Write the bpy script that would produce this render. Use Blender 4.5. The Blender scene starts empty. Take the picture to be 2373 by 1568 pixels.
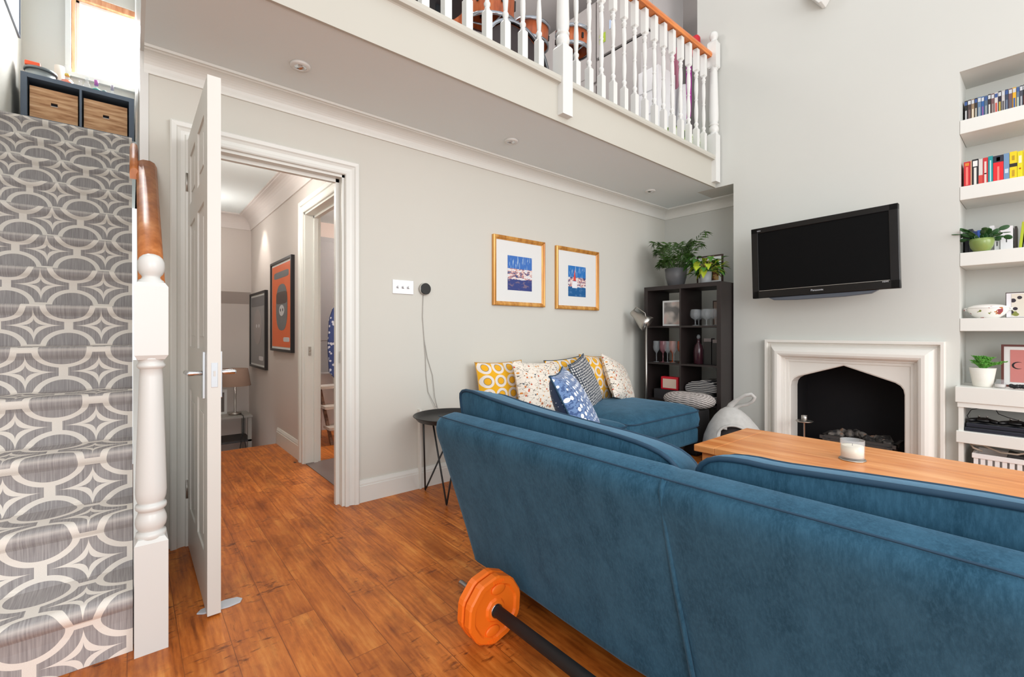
import bpy, bmesh, math, random
from mathutils import Vector, Matrix, Euler
R = math.radians
# ---------------------------------------------------------------- camera, light, exposure
scene = bpy.context.scene
COL = scene.collection
YAW = math.atan(1261.5/1055)                      # the wall with the door recedes to the right
cd = bpy.data.cameras.new('camera'); cam = bpy.data.objects.new('camera', cd); COL.objects.link(cam)
cd.sensor_width = 36; cd.lens = 36*1055/2373; cd.shift_y = -16/2373; cd.clip_start = 0.02
cam.location = (0, 0, 1.05); cam.rotation_euler = (R(90), 0, YAW - R(90))
scene.camera = cam
scene.view_settings.view_transform = 'Standard'; scene.view_settings.look = 'None'
scene.view_settings.gamma = 1; scene.view_settings.exposure = 0.44; scene.view_settings.use_curve_mapping = False
w = bpy.data.worlds.new('world'); scene.world = w; w.use_nodes = True
w.node_tree.nodes['Background'].inputs[0].default_value = (0.97, 0.985, 1.0, 1)
w.node_tree.nodes['Background'].inputs[1].default_value = 0.95
def area(name, loc, rot, sx, sy, power, color=(1, 1, 1)):
    l = bpy.data.lights.new(name, 'AREA'); l.shape = 'RECTANGLE'; l.size = sx; l.size_y = sy
    l.energy = power; l.color = color
    o = bpy.data.objects.new(name, l); COL.objects.link(o); o.location = loc; o.rotation_euler = rot
    return o
def aim(o, tgt):
    o.rotation_euler = (Vector(tgt) - o.location).to_track_quat('-Z', 'Y').to_euler()
# area lights standing in for unseen windows behind and right of the camera
aim(area('unseen_daylight', (2.6, -3.2, 2.3), (0, 0, 0), 2.6, 2.2, 70, (0.97, 0.985, 0.99)), (2.2, 2.0, 1.0))
aim(area('unseen_daylight', (-0.6, -2.6, 1.9), (0, 0, 0), 1.8, 2.0, 54, (0.97, 0.985, 0.99)), (3.6, 1.0, 1.3))  # added fill aimed at the chimney wall, no window known there
# daylight outside the landing window
aim(area('landing_daylight', (0.05, 6.75, 4.2), (0, 0, 0), 1.2, 0.9, 150, (0.97, 0.985, 1.0)), (-0.3, 3.4, 1.6))
# ---------------------------------------------------------------- colours and materials
def lin(c):
    c = c/255.0
    return c/12.92 if c <= 0.04045 else ((c+0.055)/1.055)**2.4
def C(r, g, b): return (lin(r), lin(g), lin(b), 1)
class NT:
    def __init__(s, name):
        s.m = bpy.data.materials.new(name); s.m.use_nodes = True
        s.n = s.m.node_tree.nodes; s.l = s.m.node_tree.links; s.b = s.n['Principled BSDF']
    def put(s, sock, v):
        if isinstance(v, bpy.types.NodeSocket): s.l.new(v, sock)
        elif v is not None: sock.default_value = v
    def math(s, op, a, b=None, c=None, clamp=False):
        n = s.n.new('ShaderNodeMath'); n.operation = op; n.use_clamp = clamp
        for i, v in enumerate((a, b, c)): s.put(n.inputs[i], v)
        return n.outputs[0]
    def mix(s, f, a, b):
        n = s.n.new('ShaderNodeMix'); n.data_type = 'RGBA'
        s.put(n.inputs[0], f); s.put(n.inputs[6], a); s.put(n.inputs[7], b)
        return n.outputs[2]
    def coord(s, kind='Object'): return s.n.new('ShaderNodeTexCoord').outputs[kind]
    def map(s, v, scale=(1, 1, 1), loc=(0, 0, 0), rot=(0, 0, 0)):
        n = s.n.new('ShaderNodeMapping'); s.put(n.inputs[0], v)
        n.inputs[1].default_value = loc; n.inputs[2].default_value = rot; n.inputs[3].default_value = scale
        return n.outputs[0]
    def xyz(s, v):
        n = s.n.new('ShaderNodeSeparateXYZ'); s.put(n.inputs[0], v); return n.outputs
    def comb(s, x, y, z):
        n = s.n.new('ShaderNodeCombineXYZ')
        for i, v in enumerate((x, y, z)): s.put(n.inputs[i], v)
        return n.outputs[0]
    def noise(s, v, scale=5, detail=3, rough=0.5, out=0):
        n = s.n.new('ShaderNodeTexNoise'); s.put(n.inputs['Vector'], v)
        n.inputs['Scale'].default_value = scale; n.inputs['Detail'].default_value = detail
        n.inputs['Roughness'].default_value = rough
        return n.outputs[out]
    def vor(s, v, scale=5, out='Distance', rnd=1.0):
        n = s.n.new('ShaderNodeTexVoronoi'); s.put(n.inputs['Vector'], v); n.inputs['Scale'].default_value = scale
        n.inputs['Randomness'].default_value = rnd
        return n.outputs[out]
    def ramp(s, f, stops):
        n = s.n.new('ShaderNodeValToRGB'); s.put(n.inputs[0], f); e = n.color_ramp.elements
        while len(e) < len(stops): e.new(0.5)
        for i, (p, c) in enumerate(stops): e[i].position = p; e[i].color = c
        return n.outputs[0]
    def bump(s, h, strength=0.2, dist=0.01):
        n = s.n.new('ShaderNodeBump'); n.inputs['Strength'].default_value = strength
        n.inputs['Distance'].default_value = dist; s.put(n.inputs['Height'], h)
        s.l.new(n.outputs[0], s.b.inputs['Normal'])
    def out(s, col=None, rough=None, metal=None, **k):
        s.put(s.b.inputs['Base Color'], col); s.put(s.b.inputs['Roughness'], rough); s.put(s.b.inputs['Metallic'], metal)
        for a, v in k.items(): s.put(s.b.inputs[a.replace('_', ' ')], v)
        return s.m
_mc = {}
def M(name, rgb, rough=0.5, metal=0, var=0.04, scale=8, bump=0, spec=None, **k):
    if name in _mc: return _mc[name]
    t = NT(name); c = C(*rgb)
    nz = t.noise(t.coord(), scale, 3)
    d = tuple(max(0, x*(1-var*2)) for x in c[:3])+(1,); e = tuple(min(1, x*(1+var)) for x in c[:3])+(1,)
    if spec is not None: k['Specular_IOR_Level'] = spec
    m = t.out(t.mix(nz, d, e), rough, metal, **k)
    if bump: t.bump(t.noise(t.coord(), scale*12, 2), bump, 0.004)
    _mc[name] = m; return m
def glass(name, rgb=(255, 255, 255), rough=0.02, alpha=0.25):
    if name in _mc: return _mc[name]
    t = NT(name)
    m = t.out(C(*rgb), rough, 0, Alpha=alpha, Specular_IOR_Level=0.8)
    _mc[name] = m; return m
WALL = M('wall_paint', (210, 208, 199), 0.85, var=0.012, scale=2, bump=0.03)
WALLB = M('chimney_paint', (206, 207, 201), 0.85, var=0.012, scale=2, bump=0.03)
CEIL = M('soffit_paint', (232, 240, 241), 0.9, var=0.012, scale=2)
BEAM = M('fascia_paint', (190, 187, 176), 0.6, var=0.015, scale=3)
TRIM = M('trim_paint', (226, 226, 220), 0.35, var=0.015, scale=4)
WHITE = M('white_gloss', (221, 221, 217), 0.3, var=0.01)
DOORP = M('door_paint', (216, 213, 206), 0.4, var=0.02, scale=5)
HALL = M('hall_paint', (205, 196, 190), 0.85, var=0.015, scale=2)
STONE = M('limestone', (227, 224, 217), 0.6, var=0.02, scale=6, bump=0.05)
BLACK = M('black_metal', (22, 21, 22), 0.4, var=0.02)
CHROME = M('chrome', (215, 216, 218), 0.15, 1.0)
STEEL = M('brushed_steel', (190, 186, 180), 0.35, 1.0)
ORANGE = M('orange_rubber', (255, 120, 22), 0.5, var=0.03, scale=20)
DARKW = M('espresso_veneer', (40, 32, 31), 0.45, var=0.15, scale=9)
SLATE = M('blue_grey_veneer', (92, 104, 120), 0.45, var=0.05)
GREENP = M('palm_leaf', (62, 95, 34), 0.5, var=0.3, scale=12)
def floor_mat():
    t = NT('oak_floor'); co = t.coord('Object'); X, Y, Z = t.xyz(co)[:3]
    v = t.comb(Y, X, 0.0)
    def brick(c1, c2, mo):
        b = t.n.new('ShaderNodeTexBrick'); t.put(b.inputs['Vector'], v)
        b.offset = 0.37; b.inputs['Scale'].default_value = 1; b.inputs['Mortar Size'].default_value = 0.0012
        b.inputs['Brick Width'].default_value = 0.95; b.inputs['Row Height'].default_value = 0.135
        b.inputs['Bias'].default_value = 0.0
        b.inputs['Color1'].default_value = c1; b.inputs['Color2'].default_value = c2; b.inputs['Mortar'].default_value = mo
        return b
    bk = brick((0, 0, 0, 1), (1, 1, 1, 1), (0.5, 0.5, 0.5, 1))
    idx = bk.outputs['Color']
    sh = t.math('MULTIPLY', idx, 7.3)
    gv = t.comb(t.math('MULTIPLY', X, 7.0), t.math('ADD', t.math('MULTIPLY', Y, 2.0), sh), sh)
    g1 = t.noise(gv, 1.6, 6, 0.65)
    g2 = t.noise(t.comb(t.math('MULTIPLY', X, 60.0), t.math('MULTIPLY', Y, 3.0), sh), 1.0, 3, 0.6)
    blot = t.noise(t.comb(t.math('MULTIPLY', X, 2.2), Y, 0.0), 3.2, 5, 0.62)
    fig = t.n.new('ShaderNodeTexWave'); fig.wave_type = 'BANDS'; fig.bands_direction = 'X'
    t.put(fig.inputs['Vector'], t.comb(X, t.math('ADD', t.math('MULTIPLY', Y, 0.28), sh), sh))
    fig.inputs['Scale'].default_value = 14; fig.inputs['Distortion'].default_value = 7; fig.inputs['Detail'].default_value = 3; fig.inputs['Detail Scale'].default_value = 1.6
    mixg = t.math('ADD', t.math('ADD', t.math('MULTIPLY', g1, 0.60), t.math('MULTIPLY', g2, 0.35)), t.math('MULTIPLY', fig.outputs['Fac'], 0.05))
    c = t.ramp(mixg, [(0.30, C(118, 56, 14)), (0.42, C(178, 94, 32)), (0.54, C(212, 122, 48)), (0.70, C(240, 160, 78))])
    dark = t.ramp(blot, [(0.36, (1, 1, 1, 1)), (0.49, (0, 0, 0, 1))])
    c = t.mix(t.math('MULTIPLY', dark, 0.42), c, C(104, 48, 12))
    c = t.mix(t.math('MULTIPLY', idx, 0.28), c, C(136, 64, 18))
    # hand-scraped marks: short dark flecks across the grain, in patches
    fl = t.noise(t.comb(t.math('MULTIPLY', X, 20.0), t.math('MULTIPLY', Y, 48.0), sh), 1.0, 3, 0.6)
    pt = t.noise(t.comb(t.math('MULTIPLY', X, 2.0), t.math('MULTIPLY', Y, 2.6), 7.0), 1.4, 2)
    mk = t.math('MULTIPLY', t.ramp(fl, [(0.56, (0, 0, 0, 1)), (0.68, (1, 1, 1, 1))]), t.ramp(pt, [(0.50, (0, 0, 0, 1)), (0.60, (1, 1, 1, 1))]))
    c = t.mix(t.math('MULTIPLY', mk, 0.8), c, C(88, 38, 10))
    st = t.noise(t.comb(t.math('MULTIPLY', X, 70.0), t.math('MULTIPLY', Y, 7.0), sh), 1.0, 4, 0.7)
    c = t.mix(t.math('MULTIPLY', t.ramp(st, [(0.60, (0, 0, 0, 1)), (0.72, (1, 1, 1, 1))]), 0.5), c, C(96, 42, 12))
    kn = t.vor(t.comb(t.math('MULTIPLY', X, 3.6), t.math('MULTIPLY', Y, 1.9), 0.0), 1.0)
    c = t.mix(t.math('LESS_THAN', kn, 0.05), c, C(60, 30, 14))
    c = t.mix(t.math('MULTIPLY', bk.outputs['Fac'], 0.6), c, C(96, 46, 16))
    m = t.out(c, t.math('MULTIPLY_ADD', g1, 0.25, 0.27), 0, Specular_IOR_Level=0.35)
    t.bump(t.math('SUBTRACT', t.math('ADD', g1, t.math('MULTIPLY', blot, 1.2)), t.math('ADD', t.math('MULTIPLY', mk, 0.5), bk.outputs['Fac'])), 0.35, 0.004)
    return m
def carpet_mat():
    t = NT('lattice_carpet'); U, V, _ = t.xyz(t.coord('UV'))[:3]
    def q(a):
        return t.math('ABSOLUTE', t.math('SUBTRACT', t.math('FRACT', t.math('ADD', a, 0.5)), 0.5))
    u = t.math('DIVIDE', t.math('SUBTRACT', U, 0.003), 0.235); v = t.math('DIVIDE', t.math('SUBTRACT', V, 0.14625), 0.2155)
    qx, qy = q(u), q(v)
    r = t.math('SQRT', t.math('ADD', t.math('MULTIPLY', qx, qx), t.math('MULTIPLY', qy, qy)))
    ring = t.math('LESS_THAN', t.math('ABSOLUTE', t.math('SUBTRACT', r, 0.37)), 0.043)
    out = t.math('GREATER_THAN', r, 0.37)
    bars = t.math('MULTIPLY', out, t.math('MAXIMUM', t.math('LESS_THAN', qx, 0.065), t.math('LESS_THAN', qy, 0.06)))
    dx = t.math('SQRT', t.math('SUBTRACT', 0.5, qx)); dy = t.math('SQRT', t.math('SUBTRACT', 0.5, qy))
    s = t.math('ADD', dx, dy)
    star = t.math('MULTIPLY', t.math('LESS_THAN', s, 0.655), t.math('GREATER_THAN', s, 0.45))
    light = t.math('MAXIMUM', t.math('MAXIMUM', ring, bars), star)
    st = t.noise(t.comb(t.math('MULTIPLY', U, 230.0), t.math('MULTIPLY', V, 6.0), 0.0), 1.0, 2, 0.6)
    wv = t.noise(t.comb(t.math('MULTIPLY', U, 500.0), t.math('MULTIPLY', V, 500.0), 0.0), 1.0, 1)
    g = t.ramp(st, [(0.3, C(150, 145, 145)), (0.7, C(184, 179, 178))])
    li = t.mix(wv, C(232, 224, 214), C(250, 244, 236))
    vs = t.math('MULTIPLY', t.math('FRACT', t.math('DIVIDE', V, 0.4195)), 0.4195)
    lightened = t.math('SUBTRACT', 1.0, t.math('DIVIDE', t.math('ABSOLUTE', t.math('SUBTRACT', vs, 0.190)), 0.009), None, True)  # paler band along each nosing: light from above painted into the pile
    m = t.out(t.mix(t.math('MULTIPLY', lightened, 0.35), t.mix(light, g, li), C(240, 232, 222)), 0.97, 0, Specular_IOR_Level=0.15)
    t.bump(t.math('ADD', wv, light), 0.15, 0.002)
    return m
def wood_mat(name, c1, c2, c3, axis='Y', scale=1.0, rough=0.4):
    t = NT(name); X, Y, Z = t.xyz(t.coord())[:3]
    k = {'X': (1.5, 14, 14), 'Y': (14, 1.5, 14), 'Z': (14, 14, 1.5)}[axis]
    v = t.comb(t.math('MULTIPLY', X, k[0]*scale), t.math('MULTIPLY', Y, k[1]*scale), t.math('MULTIPLY', Z, k[2]*scale))
    n = t.noise(v, 1.5, 5, 0.6)
    m = t.out(t.ramp(n, [(0.3, C(*c1)), (0.5, C(*c2)), (0.7, C(*c3))]), rough)
    t.bump(n, 0.08, 0.003); return m
def velvet_mat(name, base, hi):
    t = NT(name); co = t.coord()
    n = t.noise(t.map(co, (11, 11, 4.5)), 1.0, 6, 0.72); f = t.noise(t.map(co, (170, 170, 45)), 1.0, 3, 0.7)
    c = t.mix(t.ramp(n, [(0.34, (0, 0, 0, 1)), (0.70, (0.7, 0.7, 0.7, 1))]), C(*base), C(*hi))
    c = t.mix(t.ramp(f, [(0.42, (0, 0, 0, 1)), (0.75, (0.6, 0.6, 0.6, 1))]), c, C(*hi))
    m = t.out(c, 0.8, 0, Sheen_Weight=0.35, Sheen_Roughness=0.4, Sheen_Tint=C(150, 190, 220), Specular_IOR_Level=0.2)
    t.bump(t.math('ADD', f, t.math('MULTIPLY', n, 2.0)), 0.18, 0.003); return m
VELVET = velvet_mat('blue_velvet', (29, 67, 88), (60, 103, 128))
PIPING = M('navy_piping', (26, 62, 86), 0.7, var=0.05, scale=30)
RAILW = wood_mat('oak_rail', (176, 88, 34), (206, 116, 52), (226, 142, 76), 'X', rough=0.35)
RAILY = wood_mat('oak_stair_rail', (166, 92, 42), (196, 118, 62), (220, 146, 88), 'Z', rough=0.35)
PINE = wood_mat('pine_table', (202, 118, 58), (226, 150, 86), (238, 172, 112), 'Y', 0.8, 0.32)
BARK = wood_mat('rough_bark_weave', (150, 100, 66), (202, 156, 116), (226, 188, 150), 'X', 1.6, 0.9)
def circles_mat():
    t = NT('yellow_ring_print'); U, V, _ = t.xyz(t.coord('UV'))[:3]
    def q(a, k): return t.math('SUBTRACT', t.math('FRACT', t.math('MULTIPLY', a, k)), 0.5)
    x, y = q(U, 3.9), q(V, 3.9)
    r = t.math('SQRT', t.math('ADD', t.math('MULTIPLY', x, x), t.math('MULTIPLY', y, y)))
    c = t.mix(t.math('LESS_THAN', r, 0.47), C(238, 176, 20), C(232, 222, 212))
    c = t.mix(t.math('LESS_THAN', r, 0.28), c, C(120, 116, 110))
    c = t.mix(t.math('LESS_THAN', r, 0.245), c, C(236, 172, 22))
    return t.out(c, 0.9, 0, Sheen_Weight=0.2)
def floral_mat():
    t = NT('floral_print'); co = t.coord('UV')
    a = t.vor(t.map(co, (5.5, 5.5, 1)), 1.0); b = t.vor(t.map(co, (17, 17, 1), (3, 5, 0)), 1.0)
    bc = t.vor(t.map(co, (17, 17, 1), (3, 5, 0)), 1.0, 'Color'); st = t.noise(t.map(co, (7, 12, 1)), 1.0, 2)
    hue = t.ramp(t.xyz(bc)[0], [(0.2, C(196, 84, 50)), (0.5, C(224, 150, 60)), (0.8, C(92, 104, 112))])
    c = C(238, 228, 214)
    c = t.mix(t.math('LESS_THAN', t.math('ABSOLUTE', t.math('SUBTRACT', st, 0.5)), 0.009), c, C(110, 100, 90))
    c = t.mix(t.math('LESS_THAN', b, 0.27), c, hue)
    c = t.mix(t.math('LESS_THAN', a, 0.19), c, C(222, 190, 160))
    c = t.mix(t.math('LESS_THAN', a, 0.10), c, C(158, 82, 52))
    return t.out(c, 0.9, 0, Sheen_Weight=0.2)
def dots_mat(name, bg, fg, k, r0, rnd=0.0, fg2=None):
    t = NT(name); co = t.map(t.coord('UV'), (k, k, 1))
    v = t.vor(co, 1.0, rnd=rnd)
    c = t.mix(t.math('LESS_THAN', v, r0), C(*bg), C(*fg))
    if fg2:
        n = t.noise(t.coord('UV'), k*2.2, 2)
        c = t.mix(t.math('MULTIPLY', t.math('GREATER_THAN', v, r0), t.math('GREATER_THAN', n, 0.52)), c, C(*fg2))
    return t.out(c, 0.9, 0, Sheen_Weight=0.2)
YELLOW = circles_mat(); FLORAL = floral_mat()
NAVYG = dots_mat('navy_leaf_print', (66, 72, 84), (214, 212, 208), 20, 0.36, 0.25)
NAVYF = dots_mat('blue_blossom_print', (98, 124, 164), (232, 234, 240), 15, 0.33, 0.4, (58, 82, 126))
NAVYD = dots_mat('navy_pin_dot', (32, 58, 96), (226, 230, 238), 24, 0.13, 0.2)
# ---------------------------------------------------------------- mesh helpers
class MB:
    def __init__(s): s.v = []; s.f = []; s.uv = None; s.smooth = []
    def add(s, vs, fs, sm=False):
        o = len(s.v); s.v += [tuple(p) for p in vs]; s.f += [tuple(i+o for i in f) for f in fs]; s.smooth += [sm]*len(fs); return s
    def box(s, x0, x1, y0, y1, z0, z1):
        x0, x1 = min(x0, x1), max(x0, x1); y0, y1 = min(y0, y1), max(y0, y1); z0, z1 = min(z0, z1), max(z0, z1)
        return s.add([(x0, y0, z0), (x1, y0, z0), (x1, y1, z0), (x0, y1, z0), (x0, y0, z1), (x1, y0, z1), (x1, y1, z1), (x0, y1, z1)],
              [(0, 3, 2, 1), (4, 5, 6, 7), (0, 1, 5, 4), (1, 2, 6, 5), (2, 3, 7, 6), (3, 0, 4, 7)])
    def prism(s, pts, axis, a, b, sm=False):
        # pts 2-d outline; axis = extrusion axis: X -> (y,z), Y -> (x,z), Z -> (x,y)
        def m(p, t): return {'X': (t, p[0], p[1]), 'Y': (p[0], t, p[1]), 'Z': (p[0], p[1], t)}[axis]
        n = len(pts); o = len(s.v)
        s.v += [m(p, a) for p in pts] + [m(p, b) for p in pts]
        s.f += [tuple(o+i for i in range(n)), tuple(o+n+i for i in reversed(range(n)))]; s.smooth += [False, False]
        for i in range(n):
            j = (i+1) % n; s.f.append((o+i, o+n+i, o+n+j, o+j)); s.smooth.append(sm)
        return s
    def lathe(s, prof, c=(0, 0, 0), seg=24, cap=True, sx=1, sy=1):
        o = len(s.v)
        for r, z in prof:
            for k in range(seg):
                a = 2*math.pi*k/seg; s.v.append((c[0]+r*sx*math.cos(a), c[1]+r*sy*math.sin(a), c[2]+z))
        for i in range(len(prof)-1):
            for k in range(seg):
                k2 = (k+1) % seg
                s.f.append((o+i*seg+k, o+i*seg+k2, o+(i+1)*seg+k2, o+(i+1)*seg+k)); s.smooth.append(True)
        if cap:
            if prof[0][0] > 1e-4: s.f.append(tuple(o+k for k in reversed(range(seg)))); s.smooth.append(False)
            if prof[-1][0] > 1e-4: s.f.append(tuple(o+(len(prof)-1)*seg+k for k in range(seg))); s.smooth.append(False)
        return s
    def tube(s, path, r, seg=8, closed=False, flat=1.0):
        P = [Vector(p) for p in path]; n = len(P); rr = r if isinstance(r, (list, tuple)) else [r]*n
        o = len(s.v); up = None
        for i in range(n):
            d = (P[(i+1) % n]-P[i-1]) if closed else (P[min(i+1, n-1)]-P[max(i-1, 0)])
            d.normalize()
            if up is None:
                up = Vector((0, 0, 1)) if abs(d.z) < 0.9 else Vector((1, 0, 0))
            a = d.cross(up)
            if a.length < 1e-5: a = d.cross(Vector((0.3, 1, 0.2)))
            a.normalize(); b = a.cross(d).normalized(); up = b
            for k in range(seg):
                t = 2*math.pi*k/seg; s.v.append(tuple(P[i]+a*math.cos(t)*rr[i]+b*math.sin(t)*rr[i]*flat))
        for i in range(n if closed else n-1):
            i2 = (i+1) % n
            for k in range(seg):
                k2 = (k+1) % seg; s.f.append((o+i*seg+k, o+i*seg+k2, o+i2*seg+k2, o+i2*seg+k)); s.smooth.append(True)
        if not closed:
            s.f.append(tuple(o+k for k in reversed(range(seg)))); s.f.append(tuple(o+(n-1)*seg+k for k in range(seg))); s.smooth += [False, False]
        return s
    def cyl(s, p0, p1, r, seg=16, r2=None): return s.tube([p0, p1], [r, r if r2 is None else r2], seg)
    def ball(s, c, r, seg=16, sz=1.0):
        return s.lathe([(max(1e-5, r*math.sin(math.pi*i/10)), -r*sz*math.cos(math.pi*i/10)) for i in range(11)], c, seg, cap=False)
    def grid(s, fn, nu, nv, uv=True, sm=True):
        o = len(s.v)
        for j in range(nv+1):
            for i in range(nu+1): s.v.append(tuple(fn(i/nu, j/nv)))
        if uv and s.uv is None: s.uv = {}
        for j in range(nv):
            for i in range(nu):
                a = o+j*(nu+1)+i
                if uv: s.uv[len(s.f)] = [(i/nu, j/nv), ((i+1)/nu, j/nv), ((i+1)/nu, (j+1)/nv), (i/nu, (j+1)/nv)]
                s.f.append((a, a+1, a+nu+2, a+nu+1)); s.smooth.append(sm)
        return s
    def xf(s, mtx):
        s.v = [tuple(mtx @ Vector(p)) for p in s.v]; return s
    def build(s, name, mat, parent=None, bevel=0, sub=0, local=False, uvf=None, mats=None, solid=0):
        if parent is None and not local:
            xs, ys, zs = zip(*s.v); off = Vector(((min(xs)+max(xs))/2, (min(ys)+max(ys))/2, min(zs)))
        elif parent is not None and not local:
            off = Vector((0, 0, 0)); p = parent
            while p: off += Vector(p.location); p = p.parent
        else: off = Vector((0, 0, 0))
        me = bpy.data.meshes.new(name); me.from_pydata([tuple(Vector(p)-off) for p in s.v], [], s.f)
        me.polygons.foreach_set('use_smooth', s.smooth)
        if s.uv is not None or uvf:
            ul = me.uv_layers.new(name='UVMap')
            for p in me.polygons:
                for k, li in enumerate(p.loop_indices):
                    if uvf: ul.data[li].uv = uvf(Vector(me.vertices[me.loops[li].vertex_index].co)+off, p)
                    elif p.index in s.uv: ul.data[li].uv = s.uv[p.index][k]
        bm = bmesh.new(); bm.from_mesh(me); bmesh.ops.recalc_face_normals(bm, faces=bm.faces); bm.to_mesh(me); bm.free()
        me.update()
        me.materials.append(mat)
        if mats:
            for mm in mats[0]: me.materials.append(mm)
            for p in me.polygons: p.material_index = mats[1](p)
        o = bpy.data.objects.new(name, me); COL.objects.link(o)
        if parent is not None: o.parent = parent
        elif not local: o.location = off
        if solid:
            q = o.modifiers.new('solid', 'SOLIDIFY'); q.thickness = solid; q.offset = 0
        if bevel:
            b = o.modifiers.new('bevel', 'BEVEL'); b.width = bevel; b.segments = 2; b.limit_method = 'ANGLE'; b.angle_limit = R(40)
            b.harden_normals = False
        if sub:
            q = o.modifiers.new('sub', 'SUBSURF'); q.levels = sub; q.render_levels = sub
        return o
def tag(o, label, cat, group=None, kind=None):
    o['label'] = label; o['category'] = cat
    if group: o['group'] = group
    if kind: o['kind'] = kind
    return o
def struct(o): o['kind'] = 'structure'; return o
def thing(name, label, cat, loc=(0, 0, 0), group=None):
    o = bpy.data.objects.new(name, None); COL.objects.link(o); o.location = loc; o.empty_display_size = 0.1
    return tag(o, label, cat, group)
def lab(o, s): o['label'] = s; return o
def dup(root, loc=None, rz=None, label=None, group=None, parent=None):
    r = root.copy(); COL.objects.link(r)
    if loc is not None: r.location = loc
    if rz is not None: r.rotation_euler = (0, 0, rz)
    if label: r['label'] = label
    if group: r['group'] = group
    if parent is not None: r.parent = parent
    def rec(a, b):
        for ch in [c for c in a.children]:
            k = ch.copy(); COL.objects.link(k); k.parent = b; rec(ch, k)
    rec(root, r)
    return r
def text_mesh(s, size, name, mat, parent, loc, rot, depth=0.0008):
    cu = bpy.data.curves.new(name, 'FONT'); cu.body = s; cu.size = size; cu.extrude = depth; cu.align_x = 'CENTER'; cu.align_y = 'CENTER'
    o = bpy.data.objects.new(name, cu); COL.objects.link(o)
    dg = bpy.context.evaluated_depsgraph_get(); me = bpy.data.meshes.new_from_object(o.evaluated_get(dg))
    bpy.data.objects.remove(o); me.materials.clear(); me.materials.append(mat)
    q = bpy.data.objects.new(name, me); COL.objects.link(q); q.parent = parent; q.location = loc; q.rotation_euler = rot
    return q
def pillow_mb(w, h, t, n=20, pinch=0.06, piping=None):
    # cushion standing in XZ, thickness along Y, base centre at the origin
    m = MB()
    def f(sg):
        def g(u, v):
            a, b = 2*u-1, 2*v-1
            k = (max(0, 1-abs(a)**2.6)*max(0, 1-abs(b)**2.6))**0.5
            px = a*(1-pinch*(1-b*b)); pz = b*(1-pinch*(1-a*a))
            return (px*w/2, sg*t/2*k, h/2+pz*h/2)
        return g
    m.grid(f(-1), n, n); m.grid(f(1), n, n)
    return m
def edge_path(w, h, pinch=0.06, n=12):
    P = []
    for a, b in [(-1+2*i/n, -1) for i in range(n)]+[(1, -1+2*i/n) for i in range(n)]+[(1-2*i/n, 1) for i in range(n)]+[(-1, 1-2*i/n) for i in range(n)]:
        P.append((a*(1-pinch*(1-b*b))*w/2, 0, h/2+b*(1-pinch*(1-a*a))*h/2))
    return P
def sweep(path2d, prof, closed=False):
    # path2d: (x,y) corners; prof: (inward offset, z); offset to the LEFT of travel; mitred
    n = len(path2d); P = [Vector(p) for p in path2d]; m = MB(); rows = []
    for i in range(n):
        if closed or 0 < i < n-1:
            d1 = (P[i]-P[i-1]).normalized(); d2 = (P[(i+1) % n]-P[i]).normalized()
            n1 = Vector((-d1.y, d1.x)); n2 = Vector((-d2.y, d2.x)); b = (n1+n2); b = b/ max(1e-6, b.dot(n1))
        else:
            d = (P[1]-P[0]) if i == 0 else (P[-1]-P[-2]); d.normalize(); b = Vector((-d.y, d.x))
        rows.append([(P[i].x+b.x*o, P[i].y+b.y*o, z) for o, z in prof])
    k = len(prof)
    vs = [v for r in rows for v in r]; fs = []
    for i in range(n if closed else n-1):
        i2 = (i+1) % n
        for j in range(k):
            j2 = (j+1) % k; fs.append((i*k+j, i*k+j2, i2*k+j2, i2*k+j))
    if not closed: fs += [tuple(range(k)), tuple((n-1)*k+j for j in reversed(range(k)))]
    return m.add(vs, fs)
# ================================================================ THE ROOM
FLOORM = floor_mat()
struct(MB().box(-3.0, 4.6, -3.0, 4.70, -0.10, 0.0).build('floor', FLOORM))
ZC = 2.36
# mezzanine slab = ceiling under the balcony, hall and kitchen
s = MB().box(0.045, 4.09, 2.0, 2.17, ZC, 2.56).box(0.045, 4.6, 2.17, 6.4, ZC, 2.56)
struct(s.build('ceiling', CEIL))
# wall with the doorway
s = MB()
s.box(0.045, 0.225, 2.75, 2.87, 0, ZC).box(0.985, 4.6, 2.75, 2.87, 0, ZC).box(0.225, 0.985, 2.75, 2.87, 1.99, ZC)
struct(s.build('wall_back', WALL))
# chimney breast, alcoves and the wall above them
s = MB()
s.box(4.09, 4.6, 0.40, 0.62, 0, 5.2).box(4.09, 4.6, 1.41, 1.834, 0, 5.2).box(4.09, 4.6, 0.62, 1.41, 0.84, 5.2)
s.box(4.09, 4.6, 1.834, 2.17, ZC, 5.2).box(4.48, 4.6, 1.834, 2.75, 0, ZC)
s.box(4.42, 4.6, -0.6, 0.40, 0, 2.72).box(4.09, 4.6, -0.6, 0.40, 2.72, 5.2).box(4.09, 4.6, -3.0, -0.6, 0, 5.2)
struct(s.build('wall_right', WALLB))
# stair side wall, left wall, landing window wall
struct(MB().box(0.045, 0.13, 2.87, 6.3, -0.5, 2.36).box(0.045, 0.10, 2.87, 6.3, 2.56, 5.2).build('wall_stair', WALL))
struct(MB().box(-0.92, -0.80, 1.2, 6.42, 0, 5.2).build('wall_left', WALL))
s = MB().box(-0.80, -0.46, 6.3, 6.42, 2.56, 5.2).box(0.6, 0.75, 6.3, 6.42, 2.56, 5.2).box(-0.46, 0.6, 6.3, 6.42, 2.56, 3.62).box(-0.46, 0.6, 6.3, 6.42, 4.46, 5.2)
struct(s.build('wall_landing', WALL))
struct(MB().box(-0.80, 0.045, 4.66, 6.3, 2.36, 2.545).build('floor_landing', CEIL))
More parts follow.
